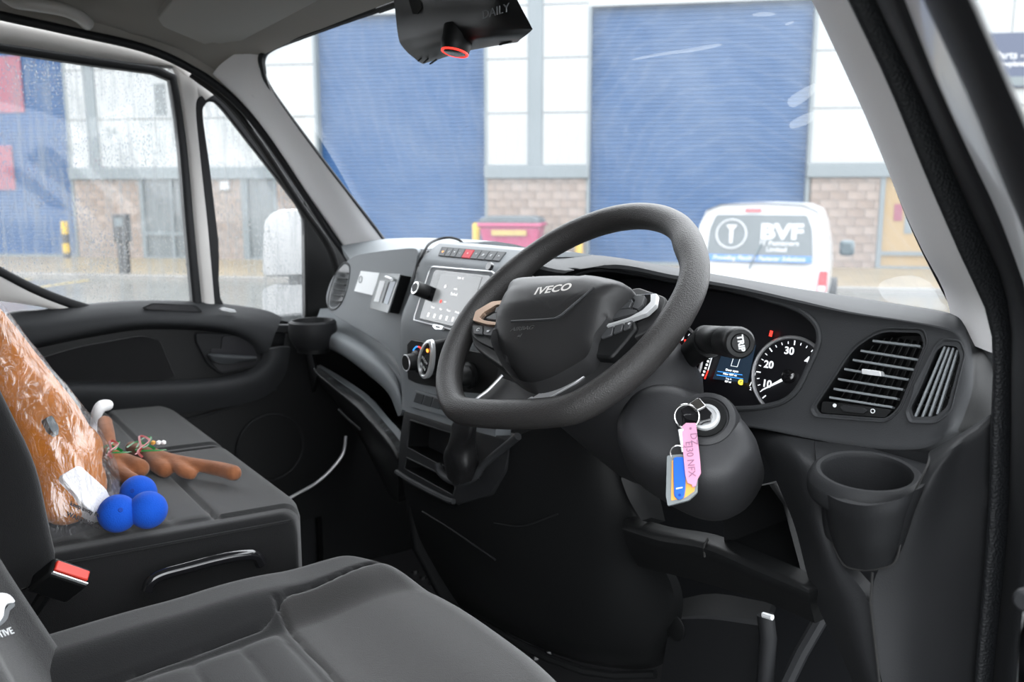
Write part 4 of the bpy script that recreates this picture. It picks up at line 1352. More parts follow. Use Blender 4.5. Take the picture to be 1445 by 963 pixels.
# driver vent
vr = ring('vent_surround', [p + (p - sum(vent_in, V((0, 0, 0))) / len(vent_in)) * 0.10 - FB * .003 for p in vent_in], [p + FB * .006 for p in vent_in], FB * .012, PL, dash, bevel=.0025)
hs_ = [p + FB * .004 for p in vent_in]
hd_ = [p + FB * .06 for p in vent_in]
n_ = len(hs_)
vent = mesh('air_vent', hs_ + hd_, [(i, (i + 1) % n_, n_ + (i + 1) % n_, n_ + i) for i in range(n_)] + [tuple(range(2 * n_ - 1, n_ - 1, -1))], M['black_plastic'], dash, normals=False)
vent['label'] = 'slatted driver air vent with silver slider'


def slat(a, b, par, depth, pl, wd=.0013, name='slat', mt=None, drop=0.0):
    A_, B_ = at(*a, pl=pl), at(*b, pl=pl)
    d = (B_ - A_).normalized()
    e = pl[1].cross(d).normalized()
    bk = -pl[1] * depth + V((0, 0, drop))
    return prism(name, [A_ + e * wd, B_ + e * wd, B_ - e * wd, A_ - e * wd], bk, mt or M['black_plastic'], par, bevel=.0005, smooth=False)


VP = FRo(-.008)
for a, b in (((1231, 481), (1299, 489)), ((1214, 495), (1296, 508)), ((1203, 508), (1290, 522)), ((1191, 521), (1282, 536)), ((1182, 535), (1274, 550)), ((1176, 549), (1266, 563)), ((1170, 561), (1259, 575))):
    slat(a, b, vent, .010, VP, .0013, drop=-.001, mt=M['dash_plastic_lit'])
for k in range(7):
    a = (1240 + k * 9.5, 474 + k * 1.2); b = (1184 + k * 12, 566 + k * 1.5)
    slat(a, b, vent, .012, FRo(-.034), .0008, name='rear_vane')
prism('closing_strip', rnd(aP([(1160, 566), (1259, 579), (1249, 590), (1158, 583)], FRo(-.003)), .25, 3), FB * .01, M['black_plastic'], vent, bevel=.001)
kn = rnd(aP([(1216, 520.5), (1242, 524), (1243.5, 531.5), (1216, 528)], FRo(.002)), .25, 3)
prism('silver_slider', kn, FB * .012, M['silver'], vent, bevel=.0015)['label'] = 'silver slider'
tw = rnd(aP([(1188, 571.5), (1218, 576), (1224, 580), (1218, 584), (1190, 581), (1185, 575)], FRo(.003)), .3, 3)
prism('thumb_wheel', tw, FB * .008, LW, vent, bevel=.0015)
lathe('open_mark', at(1178, 572.5, pl=FRo(.0012)), FR[1], [(.0022, 0), (.0022, .0006)], M['print_white'], vent, seg=14)
tube('closed_mark', [at(1231.5, 580.5, pl=FRo(.0012)) + (CU * math.cos(a) + CV * math.sin(a)) * .0022 for a in [i * math.pi / 8 for i in range(16)]], .0005, M['print_white'], vent, seg=5, closed=True)

# side demister vent
cen = sum(dem_in, V((0, 0, 0))) / len(dem_in)
ring('demister_surround', [p + (p - cen).normalized() * 0.008 - FB * .002 for p in dem_in], [p + FB * .005 for p in dem_in], FB * .012, PL, dash, bevel=.002)
n_ = len(dem_in)
dv = mesh('demister_vent', [p + FB * .004 for p in dem_in] + [p + FB * .05 for p in dem_in], [(i, (i + 1) % n_, n_ + (i + 1) % n_, n_ + i) for i in range(n_)] + [tuple(range(2 * n_ - 1, n_ - 1, -1))], M['black_plastic'], dash, normals=False)
dv['label'] = 'narrow slatted demister vent at the outer end'
for a, b in (((1333, 489), (1291, 588)), ((1339, 490), (1301, 589)), ((1345, 491), (1311, 588)), ((1351, 494), (1322, 585))):
    slat(a, b, dv, .006, FRo(-.003), .0011, mt=M['dash_plastic_lit'])
for k in range(5):
    t = k / 4
    slat((1324 - 30 * t, 505 + 66 * t), (1353 - 22 * t, 512 + 66 * t), dv, .012, FRo(-.014), .001)

# ------------------------------------------------------------------ driver side lower mouldings
low = empty('lower_dashboard', (.5, .2, .45), 'dark lower dashboard moulding round the steering column with cup holder pod', 'dashboard')
rows = [row([(1040, 596, .21), (1100, 606, .20), (1147, 617, .195)]),
        row([(1078, 645, .17), (1118, 640, .135), (1151, 652, .13)]),
        row([(1100, 690, .15), (1132, 690, .115), (1157, 693, .112)]),
        row([(1122, 745, .14), (1148, 745, .10), (1168, 747, .10)]),
        row([(1140, 815, .12), (1168, 806, .09), (1187, 796, .09)]),
        row([(1158, 865, .12), (1192, 860, .085), (1226, 850, .085)]),
        row([(1196, 945, .11), (1218, 945, .08), (1238, 945, .075)]),
        row([(1240, 1060, .10), (1254, 1060, .07), (1266, 1060, .06)])]
net('knee_moulding', rows, LW, low, back=(0, .02, -.003), n=5, m=6)
rows = [row([(1312, 637, .195), (1352, 614, .185), (1380, 597, .175), (1398, 585, 'X', .818)]),
        row([(1309, 656, .128), (1340, 632, .130), (1370, 612, .145), (1397, 597, 'X', .818)]),
        row([(1293, 697, .106), (1316, 680, .112), (1350, 660, .135), (1395, 640, 'X', .818)]),
        row([(1276, 747, .100), (1300, 735, .110), (1340, 720, .138), (1393, 710, 'X', .818)]),
        row([(1240, 804, .088), (1280, 800, .104), (1330, 790, .135), (1389, 785, 'X', .818)]),
        row([(1230, 850, .082), (1275, 860, .102), (1325, 860, .133), (1383, 860, 'X', .818)]),
        row([(1241, 945, .074), (1280, 945, .098), (1320, 945, .13), (1375, 945, 'X', .818)]),
        row([(1269, 1060, .06), (1300, 1060, .09), (1325, 1060, .12), (1365, 1060, 'X', .818)])]
net('side_panel', rows, LW, low, back=(0, .02, -.003), n=5, m=6)
# cup holder pod: a shelf, a tilted cup ring and a bowl shaped front that tapers into the seam
CCP = at(1222, 674, Z=.712)
CAX = V((.075, -.115, .99)).normalized()
c1 = (EX - CAX * EX.dot(CAX)).normalized(); c2 = CAX.cross(c1)
SHP = (CCP, CAX)
rows = [row([(1149, 619, .195), (1190, 627, .195), (1230, 633, .195), (1270, 637, .195), (1310, 638, .195)]),
        [at(x, y, pl=SHP) for x, y in ((1151, 645), (1186, 642), (1226, 645), (1268, 650), (1308, 655))],
        [at(x, y, pl=SHP) for x, y in ((1153, 668), (1184, 672), (1224, 676), (1264, 680), (1302, 678))]]
prism('pod_shelf', [rows[0][0], rows[0][2], rows[0][4], rows[1][4], at(1298, 676, pl=SHP), at(1282, 694, pl=SHP), at(1222, 700, pl=SHP), at(1166, 690, pl=SHP), at(1153, 672, pl=SHP), rows[1][0]], -CAX * .004, LW, low, bevel=.001)
cut(bpy.data.objects['pod_shelf'], [CCP + CAX * .01 + (c1 * math.cos(a) + c2 * math.sin(a)) * .046 for a in [i * math.pi / 24 for i in range(48)]], -CAX * .05)
secs = []
wall = [(1157, 700), (1163, 722), (1172, 757), (1184, 788), (1204, 803), (1222, 806), (1242, 803), (1262, 788), (1274, 757), (1284, 722), (1291, 700)]
def arc(r1, r2, dz, cxo=0.0, cyo=0.0, k=24):
    return [CCP + c1 * (math.cos(a) * r1 + cxo) + c2 * (math.sin(a) * r2 + cyo) - CAX * dz for a in [math.radians(170 + 200 * i / (k - 1)) for i in range(k)]]
rows = [arc(.0535, .0535, -.002), arc(.0570, .0570, .003), arc(.0575, .0575, .012), arc(.0555, .0550, .020, .000), arc(.049, .047, .026, .000)]
net('cup_collar', rows, LW, low, n=4, m=2)
rows = [row([(1153, 676, .120), (1158, 690, .076), (1182, 706, .058), (1222, 714, .047), (1266, 706, .058), (1291, 692, .076), (1299, 684, .108)]),
        row([(1157, 700, .110), (1163, 710, .074), (1185, 724, .057), (1222, 731, .049), (1260, 724, .057), (1284, 712, .075), (1292, 704, .103)]),
        row([(1163, 722, .104), (1169, 732, .077), (1190, 744, .062), (1222, 750, .055), (1254, 745, .062), (1276, 733, .077), (1284, 724, .100)]),
        row([(1172, 757, .097), (1178, 763, .080), (1197, 771, .070), (1222, 775, .064), (1247, 771, .069), (1266, 763, .080), (1274, 757, .096)]),
        row([(1180, 780, .092), (1187, 784, .083), (1204, 789, .077), (1222, 791, .074), (1242, 789, .077), (1257, 784, .083), (1266, 779, .092)]),
        row([(1190, 796, .087), (1198, 801, .085), (1210, 803.5, .084), (1222, 805, .083), (1236, 803.5, .084), (1246, 801, .085), (1255, 797, .088)])]
net('cup_pod', rows, LW, low, back=(0, .01, 0), n=4, m=4)
mk, fk = lathe_data(CCP, CAX, [(.0445, -.006), (.0435, .004), (.0450, .0075), (.049, .008), (.0535, .005), (.057, -.003)], 48)
mesh('cup_rim', mk, [f for f in fk if len(f) == 4], LW, low, normals=False)
mk, fk = lathe_data(CCP, CAX, [(.0437, .004), (.042, -.03), (.039, -.065)], 48)
mesh('cup_well', mk, [f for f in fk if len(f) == 4 or f[0] >= 96], M['dash_lower'], low, normals=False)
tube('pod_seam', cr([at(x, y, Y=Y_) for x, y, Y_ in ((1146, 622, .19), (1149, 650, .135), (1155, 680, .115), (1163, 722, .104), (1173, 760, .097), (1187, 793, .086), (1202, 803, .084), (1222, 805, .084), (1242, 803, .084), (1264, 792, .088), (1275, 747, .096), (1290, 697, .102), (1309, 657, .122), (1312, 640, .19))], 4), .0011, M['seam_black'], low, seg=6)
tube('seam', [p + V((0, -.001, 0)) for p in row([(1232, 808, .083), (1229, 850, .080), (1235, 900, .076), (1242, 963, .072)])], .0013, M['seam_black'], low, seg=6)
# open pocket and ledge
pk = aY([(1020, 708), (1050, 690), (1085, 684), (1105, 712), (1132, 812), (1080, 800), (1022, 768)], .15)
pb_ = [p + V((.0, .12, .0)) for p in aY([(1026, 706), (1050, 694), (1082, 690), (1100, 712), (1122, 800), (1080, 788), (1026, 762)], .15)]
n_ = len(pk)
mesh('open_pocket', pk + pb_, [(i, (i + 1) % n_, n_ + (i + 1) % n_, n_ + i) for i in range(n_)] + [tuple(range(n_, 2 * n_))], M['black_plastic'], low, normals=False)
rows = [row([(882, 733, .17), (930, 748, .16), (996, 760, .145), (1070, 790, .13), (1142, 822, .115)]),
        row([(878, 742, .155), (930, 758, .145), (996, 770, .13), (1070, 801, .115), (1142, 832, .10)]),
        row([(880, 756, .155), (930, 772, .145), (996, 785, .13), (1070, 816, .115), (1142, 846, .10)]),
        row([(900, 800, .21), (950, 812, .20), (1010, 828, .19), (1080, 850, .18), (1150, 880, .15)])]
net('knee_ledge', rows, M['black_plastic'], low, back=(0, .02, 0), n=4, m=5)
tube('ledge_seam', [p + V((0, -.002, 0)) for p in row([(1000, 760, .144), (995, 770, .129), (996, 786, .129)])], .0015, M['seam_black'], low, seg=6)
rows = [row([(850, 600, .16), (868, 650, .15), (885, 700, .15), (905, 735, .165)]), row([(862, 600, .20), (895, 650, .2), (915, 700, .2), (925, 740, .2)])]
net('column_cheek', rows, M['black_plastic'], low, back=(0, .02, 0), n=4, m=4)
# footwell: pedal bracket, pipe
rows = [row([(948, 875, .33), (1000, 874, .32), (1075, 884, .31)]), row([(940, 910, .325), (1000, 910, .315), (1076, 915, .305)]), row([(925, 1010, .33), (1000, 1010, .32), (1078, 1010, .31)])]
net('footwell_liner', rows, LW, low, back=(0, .02, 0), n=4, m=4)
rows = [row([(960, 846, .40), (1010, 838, .40), (1090, 852, .40)]), row([(944, 876, .34), (1005, 874, .335), (1078, 884, .33)])]
net('footwell_step', rows, M['black_plastic'], low, back=(0, .01, -.01), n=3, m=3)
lathe('plug', at(953, 886, Y=.318), V((0, -1, 0)), [(.022, 0), (.022, .003), (.017, .005)], M['black_plastic'], low, seg=24)
tube('clutch_pipe', row([(1080, 868, .28), (1084, 900, .28), (1080, 963, .28), (1078, 1010, .28)]), .012, LW, low, seg=10)
tube('pipe_clip', row([(1077, 868, .27), (1090, 872, .27)]), .004, M['print_white'], low, seg=8)
for (px_, py_) in ((1130, 940),):
    a_ = at(px_, py_, Y=.30)
    tube('pedal_arm', [a_ + V((.02, .10, .16)), a_ + V((0, .0, .02)), a_ + V((-.03, -.05, -.12))], .010, M['rubber'], low, seg=8)
    box('pedal_pad', a_ + V((-.03, -.055, -.12)), (.07, .055, .012), M['rubber'], low, v=V((0, .5, 1)), bevel=.003)

# ------------------------------------------------------------------ centre stack
st = empty('centre_console', (-.1, .12, .45), 'grey centre console with touch screen, heater controls, bins and gear gaiter', 'console')
XS = [-.268, -.262, -.20, -.12, -.04, .02, .06]
prof = [(.40, .86), (.30, .898), (.205, .906), (.188, .902), (.158, .880), (.149, .864), (.128, .812), (.107, .764), (.104, .70), (.105, .62), (.104, .588)]
rows = [[V((x + (0.0 if i else 0), y + (.012 if j == 0 else 0), z)) for j, x in enumerate(XS)] for i, (y, z) in enumerate(prof)]
stack = net('stack_cover', rows, PG, st, back=(0, .03, -.01), n=3, m=3)
rows = [[V((-.268, y + o_, z)) for o_ in (0.002, .03, .09)] for (y, z) in prof[2:]]
net('stack_side', rows, PG, st, back=(.01, 0, 0), n=3, m=2)
# switch row
BTp = (V((0, .188, .902)), V((0, -.022, .030)).normalized())
def BTo(d): return (BTp[0] + BTp[1] * d, BTp[1])
def sb(cx, cy): return (610 + cx / 13.14, 340 + cy / 13.14)
base_ = aP([sb(178, 112), sb(1375, 210), sb(1250, 385), sb(105, 275)], BTo(.0012))
prism('switch_recess', rnd(base_, .04, 2), -BTp[1] * .004, M['seam_black'], st, smooth=False)
eb = [115, 215, 315, 415, 528, 690, 822, 960, 1100, 1245]
for k in range(9):
    t0, t1 = (eb[k] - 115) / 1130, (eb[k + 1] - 115) / 1130
    def tp(t): return sb(185 + 1180 * t, 122 + 92 * t)
    def bt(t): return sb(115 + 1130 * t, 268 + 105 * t)
    g_ = .006
    q = aP([tp(t0 + g_), tp(t1 - g_), bt(t1 - g_), bt(t0 + g_)], BTo(.0028))
    red = k == 4
    b = prism('switch', q, -BTp[1] * .003, M['switch_red'] if red else M['switch_grey'], st, bevel=.0006, smooth=False)
    if red: b['label'] = 'red hazard switch'
    c_ = sum(q, V((0, 0, 0))) / 4
    text('switch_symbol', ['', 'I', '', '', '', '', '', '', ''][k] or '=^-+*#%>'[k - 1] if k else 'o', c_ + BTp[1] * .0004, EX, V((0, .8, .6)), .008, M['lit_orange'] if k == 0 else M['print_white'], b, depth=.0002)
# touch screen unit
def sc(cx, cy): return (585 + cx / 8.757, 370 + cy / 8.757)
outer = rnd(aP([sc(200, 55), sc(560, 85), (694, 383.5), (700, 388), (672, 470), (640, 466), (584, 452), (585, 446)], CSo(.006)), .12, 3)
fr_ = prism('screen_surround', outer, -CS[1] * .02, PG, st, bevel=.002)
tube('chrome_edge', [q + CS[1] * .0002 for q in outer], .0014, M['silver'], fr_, seg=8, closed=True)
inner = rnd(aP([sc(245, 92), (689, 389), (695, 393), (668, 464), (638, 461), sc(60, 700), sc(75, 640)], CSo(.0078)), .10, 3)
prism('screen_glass', inner, -CS[1] * .004, M['gloss_black'], st, bevel=.0008)
lit = aP([(622.5, 386.5), (680, 391.5), (657, 459), (602, 450.5)], CSo(.0084))
disp2 = prism('touch_screen', lit, -CS[1] * .0012, M['screen_lit'], st, smooth=False)
CSU, CSV = EX, V((0, .42, 1)).normalized()
for s, px_, py_, sz in (('Parked', 640.5, 415.5, .008), ('12:04  4C', 650, 393, .0055), ('radio', 643, 408, .0055), ('Menu', 611, 434, .0055), ('Nav', 622, 436.5, .0055), ('Phone', 633, 438.5, .0055), ('Media', 645, 441, .0055), ('eco', 628, 426, .0055)):
    text('screen_text', s, at(px_, py_, pl=CSo(.0087)), CSU, CSV, sz, M['screen_icon'], disp2, depth=.0002)
for k in range(6):
    c_ = at(604.5 + k * 8.6, 444.5 + k * 1.6, pl=CSo(.0088))
    box('screen_icon', c_, (.006, .008, .0004), M['screen_icon'], disp2, u=CSU, v=CSV, smooth=False, bevel=.0012)
lathe('screen_mark', at(622, 425.5, pl=CSo(.0088)), CS[1], [(.003, 0), (.003, .0004)], M['lit_red'], disp2, seg=12)
lathe('screen_mark', at(628.5, 404.5, pl=CSo(.0088)), CS[1], [(.003, 0), (.003, .0004)], M['screen_icon'], disp2, seg=12)
pb = at(603, 413, pl=CSo(.006))
kn = lathe('volume_knob', pb, CS[1], [(.0135, 0), (.0135, .024), (.012, .027), (.0095, .028), (.009, .0262)], M['black_plastic'], st, seg=28)
lathe('knob_ring', pb + CS[1] * .0265, CS[1], [(.0118, 0), (.0118, .0014), (.0106, .0018)], M['chrome'], kn, seg=28)
lathe('knob_cap', pb + CS[1] * .0285, CS[1], [(.0092, 0), (.0088, .0008)], M['switch_grey'], kn, seg=24)
bd = rnd(aP([(611, 457.5), (625.5, 460), (623, 465.5), (614, 465), (610, 461)], CSo(.009)), .2, 3)
bd = prism('screen_badge', bd, -CS[1] * .005, M['silver'], st, bevel=.0006)
text('badge_text', 'IVECO', at(617.5, 461.8, pl=CSo(.0094)), CSU, CSV, .0048, M['print_grey'], bd, depth=.0003)
lathe('camera_button', at(693, 377, pl=CSo(.010)), CS[1], [(.007, 0), (.007, .006)], M['gloss_black'], st, seg=20)
# heater panel
hp = rnd(aP([(580, 479), (650, 492), (720, 505), (712, 560), (640, 552), (588, 541), (575, 536), (574, 486)], CLo(.003)), .15, 3)
heat = prism('heater_panel', hp, -CL_[1] * .01, M['black_plastic'], st, bevel=.0015)
for (px_, py_, r_) in ((591, 510, .021), (664, 530, .023)):
    c_ = at(px_, py_, pl=CLo(.004))
    kb_ = lathe('heater_knob', c_, CL_[1], [(r_, 0), (r_, .006), (r_ * .8, .008), (r_ * .72, .026), (r_ * .66, .028)], M['black_plastic'], st, seg=32)
    tube('knob_rim', [c_ + CL_[1] * .027 + (EX * math.cos(a) + EZ * math.sin(a)) * r_ * .68 for a in [i * math.pi / 14 for i in range(28)]], .001, M['silver'], kb_, seg=5, closed=True)
c_ = at(591, 510, pl=CLo(.0045))
for nm, mt_, a0, a1 in (('cold_arc', 'lit_blue', 140, 100), ('hot_arc', 'lit_red', 92, 50)):
    tube(nm, [c_ + (EX * math.cos(math.radians(a)) + EZ * math.sin(math.radians(a))) * .027 for a in [a0 + (a1 - a0) * k / 6 for k in range(7)]], .0012, M[mt_], heat, seg=5)
# silver rimmed oval keypad
oc = at(600, 507, pl=CLo(.040))
ou = V((.58, -.10, .80)).normalized(); on = V((.25, -.93, .28)); on = (on - ou * on.dot(ou)).normalized(); ov = on.cross(ou)
def oval(a, b, d, n=36): return [oc + ou * (math.cos(t) * a) + ov * (math.sin(t) * b * (1 - .22 * math.cos(t))) + on * d for t in [2 * math.pi * i / n for i in range(n)]]
kp = ring('keypad_rim', oval(.044, .0215, 0), oval(.037, .0155, .002), -on * .008, M['silver'], st, bevel=.0015)
kp['label'] = 'silver oval rim of the remote keypad'
kf = prism('keypad_face', oval(.038, .0165, -.002), -on * .003, M['gloss_black'], st, smooth=False)
prism('keypad_body', oval(.040, .0185, -.008), -on * .028, M['black_plastic'], st, bevel=.002)
text('keypad_text', 'STOP', oc + on * .0005 + ou * -.004, -ov if (-ov).x > 0 else ov, ou, .0085, M['print_white'], kf, depth=.0003)
text('keypad_text', 'RUN', oc + on * .0005 + ou * -.019, -ov if (-ov).x > 0 else ov, ou, .0085, M['print_white'], kf, depth=.0003)
lathe('keypad_lamp', oc + on * .0 + ou * .021, on, [(.0035, 0), (.003, .001)], M['lit_orange'], kf, seg=14)
# lower switch bar
bar = aP([(584, 551), (700, 580), (694, 604), (576, 574)], CLo(.004))
prism('switch_bar', rnd(bar, .1, 3), -CL_[1] * .01, PG, st, bevel=.0015)
for k in range(6):
    x = 587.5 + k * 12.5; y = 554.5 + k * 3.6
    q = aP([(x, y), (x + 10.8, y + 3.0), (x + 6.8, y + 16.5), (x - 4.4, y + 13)], CLo(.0056))
    prism('blank_switch', q, -CL_[1] * .003, M['switch_grey'], st, bevel=.0006, smooth=False)
# bins
LB = (V((-.26, .092, .50)), V((0, -1, .12)).normalized())
def LBo(d): return (LB[0] + LB[1] * d, LB[1])
binp = aP([(570, 580), (640, 602), (720, 620), (712, 665), (690, 700), (646, 712), (600, 692), (561, 668), (564, 620)], LBo(0))
bn = prism('bin_surround', rnd(binp, .12, 3), -LB[1] * .05, LW, st, bevel=.003)
for pts_ in ([(579, 593), (628, 609), (650, 615), (648, 664), (618, 655), (575, 632)], [(574, 646), (640, 678), (643, 690), (640, 700), (571, 662)]):
    q_ = rnd(aP(pts_, LBo(0)), .1, 3)
    cut(bn, q_, -LB[1] * .045, .02)
    d_ = [p - LB[1] * .11 for p in q_]
    n_ = len(q_)
    mesh('bin', [p - LB[1] * .002 for p in q_] + d_, [(i, (i + 1) % n_, n_ + (i + 1) % n_, n_ + i) for i in range(n_)] + [tuple(range(n_, 2 * n_))], M['black_plastic'], st, normals=False)
    tube('bin_edge', [p + LB[1] * .0005 for p in q_], .0016, LW, st, seg=6, closed=True)
tube('tray_lip', [p + LB[1] * .004 for p in aP([(562, 666), (580, 678), (610, 694), (635, 706), (643, 708)], LBo(0))], .005, PL, st, seg=8)
# gaiter
gp = [(618, 655), (622, 668), (636, 678), (653, 681), (672, 672), (684, 655), (731, 616)]
tube('gaiter_rim', cr([at(x, y, pl=LBo(.03)) for x, y in gp], 5), .0065, PL, st, seg=10)
rows = []
for (x, y, rx, d, k) in ((655, 675, 27, .028, 1), (652, 650, 30, .05, 1.1), (650, 628, 22, .066, 1), (656, 606, 20, .08, 1.15), (662, 580, 12, .09, 1)):
    c_ = at(x, y, pl=LBo(d))
    rr = []
    for i in range(14):
        a = 2 * math.pi * i / 14
        q = rx / 1240 * 1.35 * (1 + .14 * math.sin(3 * a + y) + .07 * math.sin(5 * a + x))
        rr.append(c_ + EX * math.cos(a) * q + EY * math.sin(a) * q * .8 + EZ * (.006 * math.sin(2 * a + y * .3)))
    rows.append(rr)
net('gear_gaiter', rows, M['gaiter_leather'], st, n=4, m=2, closed_u=True)
# lower covers
rows = [row([(566, 668, .10), (600, 690, .10), (646, 714, .10), (690, 676, .10), (738, 612, .11), (820, 604, .125), (868, 640, .16), (895, 700, .20)]),
        row([(575, 710, .11), (610, 728, .11), (660, 742, .11), (715, 735, .11), (770, 720, .12), (830, 720, .14), (880, 740, .18), (920, 770, .22)]),
        row([(592, 760, .13), (630, 780, .13), (680, 800, .13), (735, 810, .14), (790, 812, .16), (850, 810, .19), (905, 815, .24), (950, 835, .28)]),
        row([(606, 800, .17), (650, 830, .17), (705, 862, .18), (760, 885, .20), (810, 898, .22), (860, 905, .25), (912, 905, .29), (946, 890, .32)]),
        row([(620, 840, .22), (668, 868, .22), (720, 896, .23), (775, 920, .25), (825, 936, .27), (868, 943, .30), (905, 945, .32), (930, 935, .345)])]
net('tunnel_cover', rows, M['black_plastic'], st, back=(0, .02, -.006), n=5, m=4)
tube('cover_flange', row([(600, 836, .20), (668, 874, .20), (720, 904, .21), (775, 930, .23), (825, 948, .25), (868, 954, .28), (925, 952, .31)]), .008, M['black_plastic'], st, seg=8)
tube('cover_seam', [p + V((0, -.003, 0)) for p in cr(row([(598, 722, .112), (640, 748, .112), (701, 790, .125)]), 4)], .002, LW, st, seg=6)
tube('cover_seam', [p + V((0, -.004, 0)) for p in cr(row([(700, 738, .11), (740, 742, .115), (790, 725, .12)]), 4)], .0012, LW, st, seg=6)
# inner left flank of the console down to the floor
prism('console_flank', [V((-.27, .10, .49)), V((-.27, .12, .30)), V((-.26, .26, .0)), V((-.26, .55, .0)), V((-.27, .40, .60)), V((-.27, .14, .60))], (.02, 0, 0), M['black_plastic'], st, bevel=.005)

# ------------------------------------------------------------------ passenger side of the dashboard
pd = empty('passenger_dashboard', (-.55, .25, .5), 'passenger half of the dashboard with lidded box, open shelf and cup holder', 'dashboard')
lidp = cr(aP([(500, 361), (530, 355), (560, 351.5), (582, 350), (589, 354), (588, 368), (582, 400), (576, 440), (571, 490), (567.5, 540), (563, 522), (550, 496), (530, 480), (500, 462), (478, 449), (464, 436), (460, 420), (467, 396), (480, 378)], LDo(.004)), 3, True)
lid_ = prism('glovebox_lid', lidp, -LD[1] * .05, PG, pd, bevel=.006, segs=4)
rows = [[at(x, y, pl=LDo(-.006)) for x, y in ((494, 366), (530, 356), (560, 352.5), (590, 352), (606, 352))],
        [V((-.80, .23, .875)), V((-.68, .27, .893)), V((-.55, .30, .902)), V((-.40, .32, .905)), V((-.27, .33, .905))],
        [V((-.80, .26, .862)), V((-.68, .34, .862)), V((-.50, .40, .865)), V((-.36, .43, .866)), V((-.2, .45, .866))],
        [V((-.80, .28, .83)), V((-.68, .35, .83)), V((-.50, .41, .83)), V((-.36, .44, .83)), V((-.2, .46, .83))]]
net('dash_top', rows, PG, pd, back=(0, .005, -.02), n=4, m=4)
# end vent
evp = cr(aP([(485, 374), (491, 380), (489, 400), (483, 420), (474, 432), (465, 432), (464, 418), (470, 396), (478, 380)], LDo(.006)), 4, True)
c_ = sum(evp, V((0, 0, 0))) / len(evp)
ring('end_vent_surround', [c_ + (p - c_) * 1.16 for p in evp], [p - LD[1] * .003 for p in evp], -LD[1] * .01, PL, pd, bevel=.002)
ev = prism('end_vent', [p - LD[1] * .002 for p in evp], -LD[1] * .004, M['gauge_black'], pd, smooth=False)
for k in range(6):
    y = 384 + k * 8
    slat((475 - k * 1.6, y), (490 - k * 1.9, y + 2), ev, .006, LDo(.008), .0012, mt=LW)
# vent between lid and screen
vsurf = [row([(594, 353, .20), (603, 354, .175)]), row([(588, 380, .19), (601, 380, .165)]), row([(582, 415, .175), (594, 415, .15)]), row([(577, 450, .16), (584, 455, .14)]), row([(571, 500, .15), (575, 505, .13)]), row([(569, 580, .14), (574, 585, .125)])]
net('centre_vent_bay', vsurf, M['gauge_black'], pd, back=(0, .02, 0), n=3, m=3)
for k in range(8):
    y = 364 + k * 11.2
    xl = 591 - k * 1.75; xr = 604 - k * 2.3
    A_ = at(xl, y, Y=.178 - k * .003); B_ = at(xr, y + 2.4, Y=.160 - k * .003)
    prism('vent_slat', [A_ + EZ * .0018, B_ + EZ * .0018, B_ - EZ * .0018, A_ - EZ * .0018], (0, .02, .002), PL, pd, bevel=.0006, smooth=False)
box('vent_slider', at(587.5, 402, Y=.145), (.014, .012, .007), M['chrome'], pd, bevel=.001)
# shelf band, recess, lip
rows = [row([(452, 436, .20), (478, 450, .20), (510, 467, .20), (549, 493, .195), (563, 515, .19), (569, 545, .17)]),
        row([(446, 452, .15), (474, 462, .165), (508, 480, .165), (545, 507, .16), (561, 530, .155), (568, 556, .145)]),
        row([(438, 466, .115), (468, 474, .13), (503, 492, .135), (540, 520, .13), (560, 545, .125), (568, 572, .12)]),
        row([(438, 476, .11), (455, 484, .125), (490, 502, .13), (528, 530, .128), (553, 556, .122), (566, 584, .118)]),
        row([(440, 482, .125), (455, 488, .14), (488, 505, .145), (524, 533, .143), (548, 556, .138), (562, 588, .125)])]
net('shelf_band', rows, PG, pd, back=(0, .02, 0), n=4, m=5)
sh = [row([(430, 470, .14), (440, 500, .13), (447, 527, .12)]), row([(424, 480, .11), (430, 505, .11), (440, 530, .11)])]
rows = [row([(442, 478, .14), (490, 502, .145), (528, 530, .143), (562, 560, .14)]), row([(470, 478, .33), (520, 500, .33), (560, 525, .33), (600, 550, .33)]), row([(470, 540, .34), (520, 560, .34), (560, 590, .34), (600, 620, .34)]), row([(446, 526, .13), (500, 572, .125), (535, 606, .12), (554, 636, .11)])]
net('shelf_hollow', rows, M['black_plastic'], pd, n=1, m=4, smooth=False)
rows = [row([(444, 517, .145), (474, 535, .14), (512, 562, .135), (540, 594, .13), (556, 612, .125), (564, 630, .115)]),
        row([(443, 521, .118), (470, 541, .115), (506, 568, .112), (534, 600, .108), (552, 622, .103), (562, 640, .10)]),
        row([(446, 528, .112), (468, 548, .108), (502, 577, .105), (530, 609, .102), (549, 634, .098), (561, 652, .095)]),
        row([(455, 545, .15), (480, 570, .14), (508, 600, .14), (532, 635, .13), (550, 660, .12), (562, 672, .11)]),
        row([(470, 560, .30), (490, 590, .28), (515, 630, .26), (535, 670, .22), (550, 700, .18), (562, 710, .14)])]
net('shelf_lip', rows[:2], PG, pd, back=(0, .015, .002), n=4, m=5)
net('shelf_underside', rows[1:], M['black_plastic'], pd, back=(0, .015, .002), n=4, m=5)
tube('shelf_handle', [p for p in cr(row([(478, 578, .13), (492, 592, .13), (508, 606, .13)]), 4)], .003, PL, pd, seg=6)
